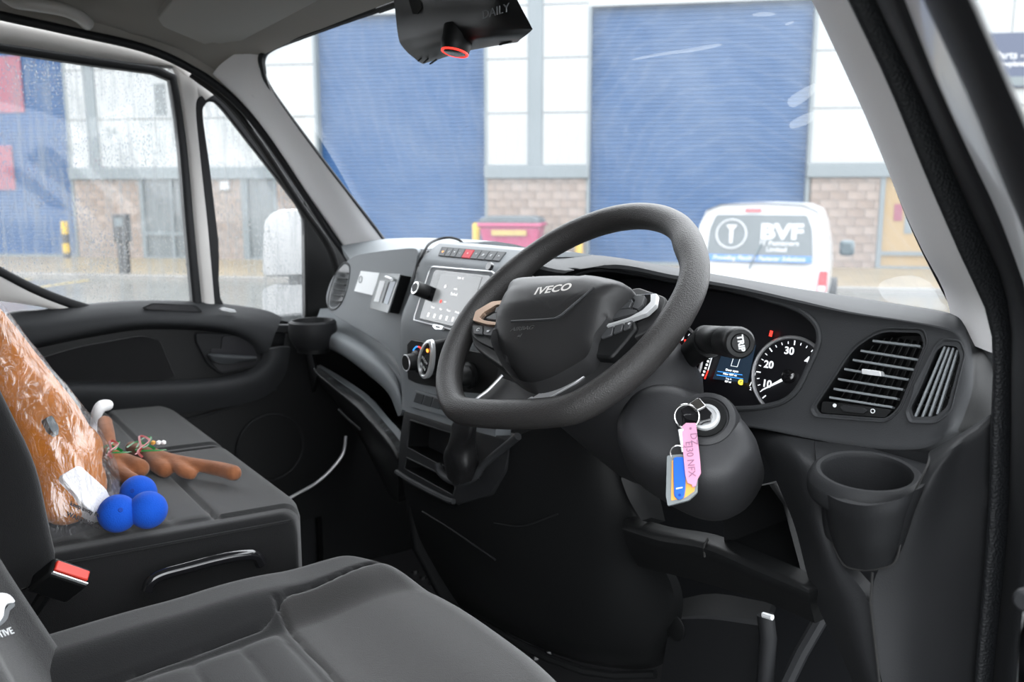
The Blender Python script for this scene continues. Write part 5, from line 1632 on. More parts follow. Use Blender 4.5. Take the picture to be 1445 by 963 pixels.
# shelf left cheek
rows = [row([(432, 462, .14), (436, 480, .12), (440, 500, .12), (447, 530, .12)]), row([(420, 462, .19), (424, 490, .19), (430, 520, .19), (440, 560, .19)]), row([(416, 466, .30), (420, 490, .30), (428, 520, .30), (440, 560, .30)])]
net('shelf_cheek', rows, LW, pd, back=(-.01, .01, 0), n=3, m=4)
lc = at(441, 452, Z=.712)
lathe('cup_rim', (lc.x, lc.y, .704), EZ, [(.0425, -.02), (.043, .004), (.045, .008), (.049, .0085), (.054, .004), (.056, -.012), (.053, -.035), (.042, -.055), (.02, -.062)], LW, pd, seg=40)
for o in [x for x in bpy.data.objects if x.name.startswith('cup_rim.')]:
    bm = bmesh.new(); bm.from_mesh(o.data)
    bmesh.ops.delete(bm, geom=[f for f in bm.faces if len(f.verts) > 6 and f.calc_center_median().z > -.03], context='FACES')
    bm.to_mesh(o.data); bm.free()
mk, fk = lathe_data((lc.x, lc.y, .708), EZ, [(.0435, .002), (.041, -.03), (.037, -.07)], 40)
fk = [f for f in fk if len(f) == 4 or f[0] >= 80]
mesh('cup_well', mk, fk, M['black_plastic'], pd, normals=False)

# sticker, permit holder and cable
sq = aP([(509.5, 382.5), (536, 385.4), (525.7, 417), (500, 411)], LDo(.0055))
sk = prism('sticker', sq, LD[1] * .0006, M['sticker_white'], None, smooth=False)
tag(sk, 'white paper sticker with a small ring mark on the grey passenger lid', 'sticker')
tube('ring_mark', [at(508.7, 394.5, pl=LDo(.0068)) + (EX * math.cos(a) * .0075 + V((0, .22, 1)).normalized() * math.sin(a) * .0075) for a in [i * math.pi / 10 for i in range(20)]], .0007, M['print_grey'], sk, seg=5, closed=True)
hl_ = empty('permit_holder', at(548, 415, pl=LD), 'clear fronted black permit holder fixed on the grey passenger lid', 'holder')
hq = [(535.5, 386), (564, 387.5), (546.5, 441), (521.6, 434.5)]
prism('holder_body', aP(hq, LDo(.034)), -LD[1] * .028, M['black_plastic'], hl_, bevel=.002)
prism('clear_front', aP([(535, 385.5), (564.5, 387), (547, 442), (521, 435)], LDo(.038)), -LD[1] * .003, M['holder_clear'], hl_, bevel=.0006)
prism('card', aP([(536, 396), (543.5, 396.5), (534, 426.5), (527.2, 425.6)], LDo(.0392)), -LD[1] * .001, M['sticker_white'], hl_, smooth=False)
prism('card', aP([(550.5, 398), (558, 397.5), (546.5, 430), (540.7, 428)], LDo(.0392)), -LD[1] * .001, M['holder_card'], hl_, smooth=False)
prism('slot', aP([(548, 398), (549.8, 398), (541, 427.5), (539, 427.3)], LDo(.0394)), -LD[1] * .001, M['seam_black'], hl_, smooth=False)
tube('pin', aP([(544.5, 391.5), (553, 395)], LDo(.044)), .0035, M['print_white'], hl_, seg=10)
cb = tube('charging_cable', cr(row([(583, 408, .13), (582, 397, .13), (588, 376, .15), (597, 359, .16), (605, 345, .18), (618, 338, .22), (634, 335.5, .24), (648, 339, .26), (655, 346, .28)]), 6), .0026, M['rubber'], None, seg=8)
tag(cb, 'thin black cable looping over the console beside the touch screen', 'cable')

# ------------------------------------------------------------------ roof mounted camera housing
oh = empty('overhead_sensor', at(650, 0, Y=.06), 'black sensor housing with a red ringed lens hanging at the top of the windscreen', 'sensor')
rows = [row([(560, -70, .12), (600, -70, .12), (660, -70, .12), (700, -70, .12), (740, -70, .12)]),
        row([(552, -40, .04), (600, -40, .03), (660, -40, .03), (700, -40, .03), (712, -40, .04)]),
        row([(557, 10, .045), (600, 5, .035), (660, 0, .035), (700, 0, .035), (731, 2, .05)]),
        row([(562, 52, .055), (602, 40, .042), (650, 31, .04), (695, 31, .042), (749, 36, .06)]),
        row([(568, 66, .065), (600, 56, .05), (645, 46, .048), (692, 46, .05), (750, 43, .066)]),
        row([(582, 80, .08), (606, 70, .062), (640, 62, .06), (690, 56, .062), (735, 55, .08)]),
        row([(600, 88, .12), (618, 84, .11), (650, 74, .11), (690, 66, .11), (728, 58, .12)]),
        row([(600, 40, .17), (630, 40, .17), (660, 40, .17), (690, 40, .17), (722, 30, .17)])]
net('housing', rows, M['black_plastic'], oh, n=4, m=5)
fl = aY([(572, -20), (584, 20), (590, 20), (596, 12), (594, -20)], .036)
prism('side_slot', fl, (0, -.002, 0), M['seam_black'], oh, smooth=False)
text('lettering', 'DAILY', at(699, 16.5, Y=.030), EX, EZ, .016, M['print_grey'], oh, depth=.0004, squash=1.5)
for a, b in (((590, 86), (596, 81)), ((598, 88.5), (604, 83)), ((607, 90), (616, 84)), ((671, 60), (684, 56)), ((688, 62), (701, 57)), ((705, 63), (722, 58))):
    A_, B_ = at(*a, Y=.085), at(*b, Y=.085)
    tube('rib', [A_ - V((0, .0, .0)), B_], .0016, M['seam_black'], oh, seg=5)
ar = row([(592, 76, .075), (605, 84, .09), (635, 84, .09), (640, 70, .075), (620, 63, .065)])
lc_ = at(646, 62, Y=.055)
ax_ = V((.05, -.25, -1)).normalized()
lb = lathe('lens_barrel', lc_ + V((0, .0, .012)), ax_, [(.0235, -.012), (.0235, .012), (.0215, .024), (.0205, .026)], M['black_plastic'], oh, seg=32)
tube('lens_ring', [lc_ + V((0, 0, .012)) + ax_ * .026 + (EX * math.cos(a) + ax_.cross(EX) * math.sin(a)) * .0195 for a in [i * math.pi / 18 for i in range(36)]], .0018, M['lit_red'], lb, seg=6, closed=True)
lathe('lens_glass', lc_ + V((0, 0, .012)) + ax_ * .0262, ax_, [(.0175, 0), (.016, .001)], M['dark_glass'], lb, seg=28)
# ------------------------------------------------------------------ steering wheel
WO = V((.340, .022, .8465)); WA = .8245; WT = .26
WN = V((0, -math.cos(WA), math.sin(WA)))
WU = EX * math.cos(WT) + WN.cross(EX) * math.sin(WT)
WV = WN.cross(WU)
def wp(u, v, n=0.0): return WO + WU * u + WV * v + WN * n
def wpl(d): return (WO + WN * d, WN)
def wq(pts, d): return aP(pts, wpl(d))

sw = empty('steering_wheel', WO, 'dark grey flat bottomed leather steering wheel with buttons on both spokes', 'steering wheel')
R_ = .183
path, rad = [], []
for i in range(120):
    a = 2 * math.pi * i / 120
    x, y = R_ * math.cos(a), R_ * math.sin(a)
    if y < -.845 * R_:
        y = -.845 * R_ + (y + .845 * R_) * .25
    k = math.exp(-((math.degrees(a) - 32) / 9) ** 2) + math.exp(-((math.degrees(a) - 148) / 9) ** 2)
    k2 = math.exp(-((math.degrees(a) - 10) / 18) ** 2) + math.exp(-((math.degrees(a) - 170) / 18) ** 2)
    s = 1 - .022 * k + .01 * k2
    path.append(wp(x * s, y * s, 0)); rad.append(.0178 + .0018 * k)
# smooth the flat bottom corners
for _ in range(3):
    path = [(path[i - 1] + path[i] * 2 + path[(i + 1) % 120]) / 4 for i in range(120)]
v_, f_ = [], []
SEG = 20
for i, p in enumerate(path):
    r_ = (p - WO).normalized()
    t = (path[(i + 1) % 120] - path[i - 1]).normalized()
    o_ = t.cross(WN).normalized()
    if o_.dot(r_) < 0: o_ = -o_
    for k in range(SEG):
        a = 2 * math.pi * k / SEG
        v_.append(p + o_ * math.cos(a) * rad[i] * .98 + WN * math.sin(a) * rad[i] * 1.05)
for i in range(120):
    for k in range(SEG):
        j = (i + 1) % 120
        f_.append((i * SEG + k, i * SEG + (k + 1) % SEG, j * SEG + (k + 1) % SEG, j * SEG + k))
mesh('rim', v_, f_, M['wheel_leather'], sw)

# hub pad: domed
hubo = [(727, 402), (760, 397), (809, 396), (850, 398), (880, 404), (893, 411), (884, 422), (869, 436), (852, 458), (840, 474), (836, 490), (828, 506), (808, 519), (782, 533), (757, 541), (740, 540), (726, 533), (711, 519), (701, 500), (694, 484), (696, 470), (706, 447), (716, 424)]
HO = cr(wq(hubo, .022), 4, True)
hc = wq([(792, 452)], .022)[0]
rows = []
for (s, h) in ((1.0, -.040), (1.01, -.012), (1.0, .002), (.96, .012), (.90, .018), (.84, .021), (.76, .0235), (.66, .025), (.55, .0258), (.42, .026), (.28, .026), (.15, .026), (.001, .026)):
    rows.append([hc + (p - hc) * s + WN * (h) for p in HO])
vs = [p for r in rows for p in r]
n_ = len(HO)
fc = [(i * n_ + k, i * n_ + (k + 1) % n_, (i + 1) * n_ + (k + 1) % n_, (i + 1) * n_ + k) for i in range(len(rows) - 1) for k in range(n_)]
# give the pad its raised brow and lower facet
for idx in range(n_ * 3, len(vs)):
    p = vs[idx]; q = p - WO
    u_, w_ = q.dot(WU), q.dot(WV)
    d = 0
    if w_ < -.020: d -= (-.020 - w_) * .70
    if w_ > .012 and u_ < .03 + (w_ - .012) * .8: d -= min(.0022, (w_ - .012) * .3)
    vs[idx] = p + WN * d
hub = mesh('airbag_pad', vs, fc, M['wheel_hub'], sw, sharp=70)
hp_ = (WO + WN * .0485, WN)
# chrome maker's lettering, curved brow groove, AIRBAG marking
ts = text('maker_lettering', 'IVECO', at(781, 409.5, pl=(WO + WN * .0465, WN)), WU, WV, .0175, M['badge_metal'], hub, depth=.0016, bold=.0004, squash=1.2)
gr = cr(aP([(722, 454), (775, 451), (789, 447), (803, 436), (838, 406)], (WO + WN * .0478, WN)), 6)
tube('brow_line', gr, .0017, M['dash_plastic'], hub, seg=6)
text('airbag_mark', 'AIRBAG', at(737, 464, pl=(WO + WN * .0475, WN)), WU, WV, .0095, M['emboss_dark'], hub, depth=.0004, squash=1.15)
text('airbag_mark', 'el', at(733, 474, pl=(WO + WN * .0475, WN)), WU, WV, .009, M['emboss_dark'], hub, depth=.0004)

# spokes behind the pods
def plate(name, pts, d, th, mt, par, r=.2, bevel=.002, **kw):
    return prism(name, rnd(wq(pts, d), r, 4), -WN * th, mt, par, bevel=bevel, **kw)
plate('spoke', [(658, 452), (700, 428), (730, 440), (712, 520), (690, 505), (668, 488)], .004, .022, M['wheel_hub'], sw)
plate('spoke', [(860, 420), (900, 405), (942, 420), (925, 462), (885, 480), (838, 500), (838, 450)], .006, .022, M['wheel_hub'], sw)
plate('spoke', [(706, 532), (745, 545), (800, 530), (838, 500), (862, 498), (868, 520), (800, 562), (740, 574), (690, 572), (672, 566)], .002, .016, M['wheel_hub'], sw)
# glossy inset and pale edge strips on the lower spoke
plate('spoke_inset', [(744, 566), (800, 530), (834, 523), (812, 540), (762, 568)], .0045, .003, M['gauge_ring'], sw, .15, .0005)
tube('spoke_edge', cr(wq([(709, 530), (690, 550), (672, 566), (700, 571), (735, 569), (752, 562)], .006), 5), .0022, M['gauge_ring'], sw, seg=8)

# right pod
pr_ = plate('switch_pod', [(846, 466), (862, 452), (895, 448), (898, 462), (884, 480), (862, 505), (838, 503), (832, 490)], .012, .028, M['black_plastic'], sw, .25, .003)
plate('switch_base', [(857, 447), (868, 424), (888, 416), (926, 413), (925, 428), (912, 440), (896, 449), (858, 459)], .014, .014, M['gloss_black'], sw, .2, .002)
rt_ = plate('silver_trim', [(918, 415.5), (927, 414.5), (925, 430), (912, 442), (884, 452), (854, 461), (857, 457.5), (888, 448), (907, 437.5), (918, 426)], .0175, .006, M['silver'], sw, .15, .0015)
rt_['label'] = 'silver trim of the spoke buttons'
for q in ([(870, 424), (888, 418), (892, 424), (888, 434), (867, 437), (862, 434)], [(891, 417.5), (910, 417), (906, 430), (899, 436), (892, 434), (896, 424)], [(861, 438), (888, 436), (899, 438), (893, 443), (860, 451)]):
    b = plate('button', q, .0175, .004, M['button_grey'], sw, .15, .0006)
for q in ([(852, 463), (866, 458), (863, 472), (848, 478)], [(868, 458), (880, 454), (877, 466), (865, 471)], [(882, 453), (893, 450), (888, 462), (879, 466)]):
    plate('button', q, .0145, .003, M['button_grey'], sw, .15, .0006)
text('button_symbol', '*', at(887, 458, pl=wpl(.0152)), WU, WV, .008, M['print_white'], sw, depth=.0002)
tube('button_symbol', wq([(884, 424), (890, 424), (894, 427)], .0182), .0004, M['print_grey'], sw, seg=4)
# left pod
plate('switch_pod', [(665, 457), (680, 458), (712, 463), (703, 480), (696, 492), (676, 482), (666, 474)], .010, .026, M['black_plastic'], sw, .25, .003)
plate('switch_base', [(668, 452), (674, 440), (695, 426), (725, 424), (722, 440), (712, 456), (690, 458)], .012, .014, M['gloss_black'], sw, .2, .002)
lt_ = plate('reflection_trim', [(667, 452), (671, 439), (694, 425.5), (724, 422.5), (728, 426), (700, 430.5), (682, 441), (676, 448.5), (684, 452.5), (708, 456), (706, 459), (688, 458)], .0155, .006, M['reflection_trim'], sw, .15, .0015)
lt_['label'] = 'silver trim of the left spoke buttons with a warm reflection put into its colour'
for q in ([(685, 449), (697, 442), (716, 441), (709, 453)], [(700, 434), (712, 429), (711, 440), (698, 441)], [(713, 429), (726, 427), (722, 438), (713, 440)]):
    plate('button', q, .0155, .004, M['button_grey'], sw, .15, .0006)
for q, s in (([(667, 459), (681, 460), (680, 472), (668, 471)], 'C'), ([(683, 460), (697, 462), (693, 474), (682, 472)], 'w'), ([(699, 463), (710, 464), (703, 474), (696, 474)], '')):
    b = plate('button', q, .0125, .003, M['button_grey'], sw, .15, .0006)
    if s: text('button_symbol', s, at(sum(p[0] for p in q) / 4, sum(p[1] for p in q) / 4, pl=wpl(.0132)), WU, WV, .008, M['print_white'], b, depth=.0002)

# ------------------------------------------------------------------ column, stalks, ignition
col = empty('steering_column', WO - WN * .12, 'black steering column shroud with ignition barrel on its driver side', 'steering column')
def loft(name, secs, mt, par, k=28, **kw):
    """secs = (centre, u, v, half width, half height, squareness)"""
    vs, fc = [], []
    for (c, u, v, a, b, e) in secs:
        for i in range(k):
            t = 2 * math.pi * i / k
            cx_, sy_ = math.cos(t), math.sin(t)
            vs.append(V(c) + u * (math.copysign(abs(cx_) ** e, cx_) * a) + v * (math.copysign(abs(sy_) ** e, sy_) * b))
    for i in range(len(secs) - 1):
        for j in range(k):
            fc.append((i * k + j, i * k + (j + 1) % k, (i + 1) * k + (j + 1) % k, (i + 1) * k + j))
    fc.append(tuple(range(k))); fc.append(tuple((len(secs) - 1) * k + j for j in range(k)))
    return mesh(name, vs, fc, mt, par, **kw)


CA = V((0, -math.cos(WA), math.sin(WA))); CVv = CA.cross(EX).normalized()
if CVv.z < 0: CVv = -CVv
def cp(x, y, d): return WO + V((0, 0, 0)) + EX * x + CVv * y - CA * d
loft('hub_boss', [(cp(0, 0, -.01), EX, CVv, .05, .05, .9), (cp(0, -.003, .03), EX, CVv, .068, .064, .85), (cp(0, -.006, .055), EX, CVv, .078, .07, .8)], M['wheel_hub'], col)
shr = loft('shroud', [(cp(.0, -.005, .050), EX, CVv, .075, .060, .75), (cp(.018, -.01, .062), EX, CVv, .104, .070, .7), (cp(.026, -.014, .085), EX, CVv, .116, .076, .66), (cp(.026, -.016, .14), EX, CVv, .116, .078, .66), (cp(.014, -.016, .20), EX, CVv, .10, .07, .7), (cp(.0, -.015, .27), EX, CVv, .08, .06, .75)], M['shroud_plastic'], col, sharp=60)
# ignition collar
ig = at(996, 592, pl=(cp(.09, 0, .052), (CA + V((.35, 0, 0))).normalized()))
IN = (CA + V((.42, .0, -.05))).normalized()
IU0, IV0, _ = frame_mat(EX - IN * IN.x, (CVv - IN * CVv.dot(IN)))
hc_ = at(962, 606, pl=(ig, IN))
loft('ignition_housing', [(hc_ + IN * .001, IU0, IV0, .062, .036, .8), (hc_ - IN * .003, IU0, IV0, .072, .046, .8), (hc_ - IN * .012, IU0, IV0, .080, .054, .8), (hc_ - IN * .035, IU0, IV0, .084, .058, .8), (hc_ - IN * .09, IU0, IV0, .086, .060, .8), (hc_ - IN * .13, IU0, IV0, .07, .05, .8)], M['shroud_plastic'], col, k=44, sharp=60)
igc = lathe('ignition_collar', ig - IN * .03, IN, [(.040, 0), (.036, .026), (.033, .0325), (.029, .034), (.0265, .0345), (.0255, .032), (.0245, .032)], M['shroud_plastic'], col, seg=40)
bez = lathe('barrel_ring', ig + IN * .002, IN, [(.0165, 0), (.0165, .004), (.0155, .0058), (.0128, .006), (.012, .004)], M['silver'], col, seg=36)
lathe('barrel_face', ig + IN * .0035, IN, [(.012, 0), (.0118, .002)], M['black_plastic'], col, seg=24)
lathe('barrel_recess', ig + IN * .002, IN, [(.0235, 0), (.0232, .0025)], M['black_plastic'], col, seg=36)
IU, IV, _ = frame_mat(EX - IN * IN.x, (CVv - IN * CVv.dot(IN)))
# shroud split lines
tube('shroud_seam', [ig + IN * a + IU * b + IV * c for a, b, c in ((-.0, .026, -.010), (-.004, .038, -.018), (-.020, .052, -.025))], .001, M['seam_black'], col, seg=5)
# right stalk
sb_ = [at(944, 522, Y=.150), at(962, 512, Y=.135), at(984, 492, Y=.115), at(1000, 482, Y=.105)]
arm = tube('wiper_stalk', cr(sb_, 6), [.011 + .0005 * i for i in range(len(cr(sb_, 6)))], M['black_plastic'], col, seg=18)
h0, h1 = at(993, 478, Y=.112), at(1044, 484.5, Y=.035)
ha = (h1 - h0); hl2 = ha.length; ha.normalize()
hd2 = lathe('stalk_head', h0, ha, [(.010, -.006), (.0150, 0), (.0162, .006), (.0162, .020), (.0158, .021), (.0162, .022), (.0164, hl2 * .62), (.0155, hl2 * .63), (.0168, hl2 * .65), (.0172, hl2 - .006), (.0165, hl2 - .001), (.0145, hl2 + .0015), (.0105, hl2 + .002), (.0100, hl2 + .0005), (.0095, hl2 + .0015), (.009, hl2 + .0025)], M['black_plastic'], arm, seg=36)
# TRIP on the end cap, rotated as in the photograph
tu = at(1052, 496, pl=(h1, ha)) - at(1048, 470, pl=(h1, ha))
text('lettering', 'TRIP', h1 + ha * .0032, tu, ha.cross(tu), .0088, M['print_white'], col, depth=.0003, bold=.0003)
for px_, py_ in ((1009.5, 479), (1012, 469.5)):
    p_ = at(px_, py_, pl=(h0 + V((0, 0, 0)) - FW * .0175, FW))
    b_ = rnd([p_ + RT * a * .0042 + UP * b * .0016 for a, b in ((-1, -1), (1, -1), (1, 1), (-1, 1))], .4, 3)
    tube('stalk_mark', b_, .0004, M['print_white'], col, seg=4, closed=True)
# left lever showing its grey paddle
lv = wq([(735, 418), (740, 408), (733, 404), (744, 398), (752, 388), (757, 392), (753, 402), (744, 408), (742, 420)], -.035)
pdl = prism('indicator_lever', rnd(lv, .2, 2), -WN * .008, M['gauge_ring'], col, bevel=.0012)
tube('lever_arm', [at(752, 395, pl=wpl(-.042)), at(790, 430, pl=wpl(-.06)), cp(-.04, 0, .08)], .008, M['black_plastic'], col, seg=10)
lw2 = wq([(718, 418), (726, 412), (737, 410), (738, 420), (722, 424)], -.028)
prism('paddle_mark', rnd(lw2, .3, 2), -WN * .01, M['black_plastic'], col, bevel=.002)

# ------------------------------------------------------------------ keys and tags
key = empty('ignition_key', ig + IN * .01, 'black headed key turned in the ignition barrel with a steel split ring', 'key')
kq = [at(x, y, pl=(ig + IN * .016, IN)) for x, y in ((970, 572), (986, 561), (995, 573), (1005, 583), (1002, 592), (985, 596), (966, 590), (960, 578))]
kh = prism('key_head', rnd(kq, .2, 3), -IN * .009, M['gloss_black'], key, bevel=.0015)
prism('key_clip', rnd([at(x, y, pl=(ig + IN * .018, IN)) for x, y in ((970, 571), (986, 561), (996, 573), (982, 580))], .15, 3), -IN * .004, M['chrome'], key, bevel=.001)
lathe('blade_collar', ig + IN * .006, IN, [(.006, 0), (.006, .006)], M['silver'], key, seg=16)
RP = (ig + IN * .021, (IN + V((0, 0, -.12))).normalized())
rc = at(969, 588, pl=RP)
RUx, RVx, RNx = frame_mat(RT - RP[1] * RT.dot(RP[1]), UP)
tube('split_ring', [rc + (RUx * math.cos(a) + RVx * math.sin(a)) * .0135 for a in [i * math.pi / 16 for i in range(32)]], .0011, M['chrome'], key, seg=8, closed=True)
rc2 = at(957, 640, pl=RP)
tube('split_ring', [rc2 + (RUx * math.cos(a) + RVx * math.sin(a)) * .0085 for a in [i * math.pi / 14 for i in range(28)]], .0008, M['chrome'], key, seg=6, closed=True)
box('link', at(963, 622, pl=RP), (.006, .026, .003), M['silver'], key, u=RUx, v=RVx, bevel=.001)
TP = lambda d: (RP[0] + RP[1] * d, RP[1])
tq = lambda pts, d: [at(x, y, pl=TP(d)) for x, y in pts]
pk_ = prism('pink_tag', tq([(962, 602), (968, 597), (982, 597), (988, 652), (989, 668), (984, 677), (982, 686), (977, 688), (976, 684), (970, 682), (967, 672), (964, 640)], .006), -RP[1] * .0012, M['tag_pink'], None, smooth=False, bevel=.0003)
tag(pk_, 'pink paper key tag with handwritten letters hanging from the ignition key', 'key tag', 'tags hanging from the ignition key')
lathe('punched_hole', at(974.5, 605, pl=TP(.0062)), RP[1], [(.0014, 0), (.0014, .0003)], M['tag_ink'], pk_, seg=10)
dv_ = (at(979, 660, pl=TP(.0065)) - at(974, 610, pl=TP(.0065))).normalized()
text('handwriting', 'DZ', at(979, 620, pl=TP(.0065)), dv_, RP[1].cross(dv_), .0105, M['tag_ink'], pk_, depth=.0002)
text('handwriting', 'EJ30 NFX', at(974, 648, pl=TP(.0065)), dv_, RP[1].cross(dv_), .0108, M['tag_ink'], pk_, depth=.0002, squash=.95)
bt = prism('blue_tag', rnd(tq([(950, 645), (966, 645), (967, 660), (967, 690), (965, 702), (957, 706), (951, 700), (950, 660)], .003), .35, 4), -RP[1] * .0025, M['tag_blue'], None, bevel=.0008)
tag(bt, 'long blue plastic key tag between the pink tag and the clear fob', 'key tag', 'tags hanging from the ignition key')
lathe('hole', at(959, 699, pl=TP(.0032)), RP[1], [(.0016, 0), (.0016, .0003)], M['foam_hole'], bt, seg=12)
prism('bright_mark', tq([(954, 689), (963, 687.5), (963, 689), (954, 691)], .0035), -RP[1] * .0003, M['print_white'], bt, smooth=False)
fb = empty('key_fob', at(960, 680, pl=TP(-.002)), 'clear rectangular key fob holding an orange card hanging lowest on the keys', 'key fob')
prism('clear_case', rnd(tq([(941, 643), (962, 641), (985, 652), (984, 695), (972, 706), (942, 714), (939.5, 700)], -.001), .12, 3), -RP[1] * .004, M['holder_clear'], fb, bevel=.0012)
prism('orange_card', rnd(tq([(948, 650), (964, 648), (981, 660), (980, 693), (968, 702), (947, 707)], -.0004), .08, 2), -RP[1] * .0012, M['tag_orange'], fb, smooth=False)
# ------------------------------------------------------------------ seats
ds = empty('driver_seat', (.38, -.35, .0), 'dark grey cloth driver seat with raised side bolsters in the foreground', 'seat')
SF, SPn = M['seat_fabric'], M['seat_panel']
def interp(x, X_, Y_):
    if x <= X_[0]: return Y_[0]
    for i in range(len(X_) - 1):
        if x <= X_[i + 1]:
            t = (x - X_[i]) / (X_[i + 1] - X_[i]); t = t * t * (3 - 2 * t)
            return Y_[i] * (1 - t) + Y_[i + 1] * t
    return Y_[-1]


def groove(d, wd=.0035, dp=.006): return -dp * math.exp(-(d / wd) ** 2)


def cushion(name, x0, x1, yb, yf, ztop, zb, mats, pick, par, step=.0035, r=.03, rf=.045):
    """padded block: ztop(x, y) gives the sewn top, edges rolled over, skirt down to zb"""
    nx = int((x1 - x0) / step); ny = int((max(yf(x0), yf((x0 + x1) / 2)) - yb) / step)
    vs, fc = [], []
    for i in range(ny + 1):
        for j in range(nx + 1):
            x = x0 + (x1 - x0) * j / nx
            f_ = yf(x)
            y = yb + (f_ - yb) * i / ny
            z = ztop(x, y)
            d = min(x - x0, x1 - x)
            if d < r: z -= r - math.sqrt(max(0, r * r - (r - d) ** 2))
            d = f_ - y
            if d < rf: z -= rf - math.sqrt(max(0, rf * rf - (rf - d) ** 2))
            vs.append(V((x, y, z)))
    W_ = nx + 1
    for i in range(ny):
        for j in range(nx):
            fc.append((i * W_ + j, i * W_ + j + 1, (i + 1) * W_ + j + 1, (i + 1) * W_ + j))
    bd = [j for j in range(W_)] + [i * W_ + nx for i in range(1, ny + 1)] + [ny * W_ + j for j in range(nx - 1, -1, -1)] + [i * W_ for i in range(ny - 1, 0, -1)]
    b0 = len(vs)
    vs += [V((vs[k].x, vs[k].y, zb)) for k in bd]
    n_ = len(bd)
    fc += [(bd[i], bd[(i + 1) % n_], b0 + (i + 1) % n_, b0 + i) for i in range(n_)]
    fc.append(tuple(range(b0, b0 + n_)))
    o = mesh(name, vs, fc, mats[0], par, sharp=80)
    if pick:
        o.data.materials.append(mats[1])
        for p in o.data.polygons:
            c = p.center + WL[o.name]
            if pick(c.x, c.y, c.z): p.material_index = 1
    return o


def dtop(x, y):
    s = abs(x - .385)
    z = interp(y, [-.64, -.45, -.30, -.20, -.10], [.462, .468, .476, .486, .478])
    k = interp(y, [-.40, -.16, -.10], [1.0, .50, .35])
    z += .036 * k * interp(s, [.135, .205], [0, 1]) 
    seam_x = interp(y, [-.60, -.36, -.30, -.14], [.236, .228, .196, .176])
    for xx in (seam_x, .77 - seam_x):
        z += groove(x - xx, .003, .007)
    if .385 - .19 < x < .385 + .19:
        z += groove(y + .324, .003, .006)
    if .246 < x < .524:
        L_ = [-.62, -.555, -.495, -.440, -.385, -.340]
        edge = min((x - .246) / .02, (.524 - x) / .02, 1)
        for a, b in zip(L_, L_[1:]):
            if a <= y <= b:
                t = (y - a) / (b - a)
                z += .0055 * (max(0, 4 * t * (1 - t)) ** .45) * math.sqrt(max(0, edge * (2 - edge)))
    return z


cushion('cushion', .116, .654, -.66, lambda x: -.098 - .085 * abs((x - .385) / .269) ** 3, dtop, .36, (SF, SPn),
        lambda x, y, z: y > -.324 and abs(x - .385) < .385 - interp(y, [-.60, -.36, -.30, -.14], [.236, .228, .196, .176]) and z > .40, ds)
box('seat_base', (.385, -.36, .18), (.42, .44, .36), M['seat_plastic'], ds, bevel=.02)
# backrest
bc_ = [(.14, -.545, .43), (.14, -.582, .52), (.135, -.622, .62), (.132, -.655, .72), (.135, -.69, .84), (.15, -.73, .98), (.20, -.77, 1.10)]
rows = []
for (x, y, z) in bc_:
    w_ = .385 - x
    r = [V((.385 - w_, y - .12, z)), V((.385 - w_ - .012, y - .06, z)), V((.385 - w_ + .004, y - .012, z + .0)), V((.385 - w_ * .86, y + .006, z + .002)), V((.385 - w_ * .62, y - .02, z)), V((.385, y - .03, z)), V((.385 + w_ * .62, y - .02, z)), V((.385 + w_ * .86, y + .006, z + .002)), V((.385 + w_ - .004, y - .012, z)), V((.385 + w_ + .012, y - .06, z)), V((.385 + w_, y - .12, z))]
    rows.append(r)
bk_ = net('backrest', rows, SF, ds, back=(0, -.03, -.01), n=4, m=3)
# embroidered wave mark and word on the inner bolster of the backrest
LP = (V((.222, -.608, .562)), V((.30, .75, .55)).normalized())
LPU, LPV, _ = frame_mat(RT - LP[1] * RT.dot(LP[1]), UP)
def lg(pts, d=.004): return [at(x, y, pl=(LP[0] + LP[1] * d, LP[1])) for x, y in pts]
S_w = [(-26, 842), (-12, 838), (4, 837), (14, 840), (21, 848), (19, 851), (11, 852), (7, 858), (5, 870), (-2, 880), (-8, 882), (-4, 872), (-2, 860), (-6, 850), (-24, 850)]
mk = prism('wave_mark', cr(lg(S_w, .005), 2, True), -LP[1] * .004, M['print_white'], bk_, smooth=False)
S_g = [(14, 853), (21, 852), (20, 857), (14, 862), (11, 873), (4, 881), (-4, 886), (-14, 887), (-4, 881), (4, 872), (8, 860)]
prism('grey_wave', cr(lg(S_g, .005), 2, True), -LP[1] * .004, M['print_grey'], bk_, smooth=False)  # grey second wave of the embroidered mark
du = (at(30, 887, pl=LP) - at(0, 897, pl=LP)).normalized()
text('embroidered_word', 'ACTIVE', at(1, 896, pl=(LP[0] + LP[1] * .005, LP[1])), du, LP[1].cross(du), .0105, M['print_white'], bk_, depth=.0004, squash=1.25)

# passenger bench
ps = empty('passenger_bench', (-.45, -.38, 0), 'dark grey cloth double passenger bench on the far side of the cab', 'seat')
def bz(x, y):
    return .521 + max(0, -.2 - y) * .035
def btop(x, y):
    z = bz(x, y) - .004
    z += groove(x + .459, .004, .010)
    for x0, x1 in ((-.862, -.482), (-.436, -.062)):
        if x0 < x < x1:
            edge = min((x - x0) / .02, (x1 - x) / .02, 1)
            L_ = [-.62, -.545, -.49, -.434, -.378, -.320]
            z += groove(y + .318, .0035, .006)
            for a, b in zip(L_, L_[1:]):
                if a <= y <= b:
                    t = (y - a) / (b - a)
                    z += .005 * (max(0, 4 * t * (1 - t)) ** .45) * math.sqrt(max(0, edge * (2 - edge)))
            if y > -.32: z += .005 * min(1, (y + .32) / .012)
    return z
cushion('cushion', -.888, -.030, -.64, lambda x: -.176 - .05 * max(0, abs((x + .459) / .429) - .8) ** 2 * 25 * .6, btop, .40, (SF, SF), None, ps, step=.004, r=.012, rf=.03)
tube('side_piping', cr([V((-.029, y, bz(0, y) - .016)) for y in (-.6, -.45, -.33, -.26, -.215)], 4), .0022, SF, ps, seg=8)
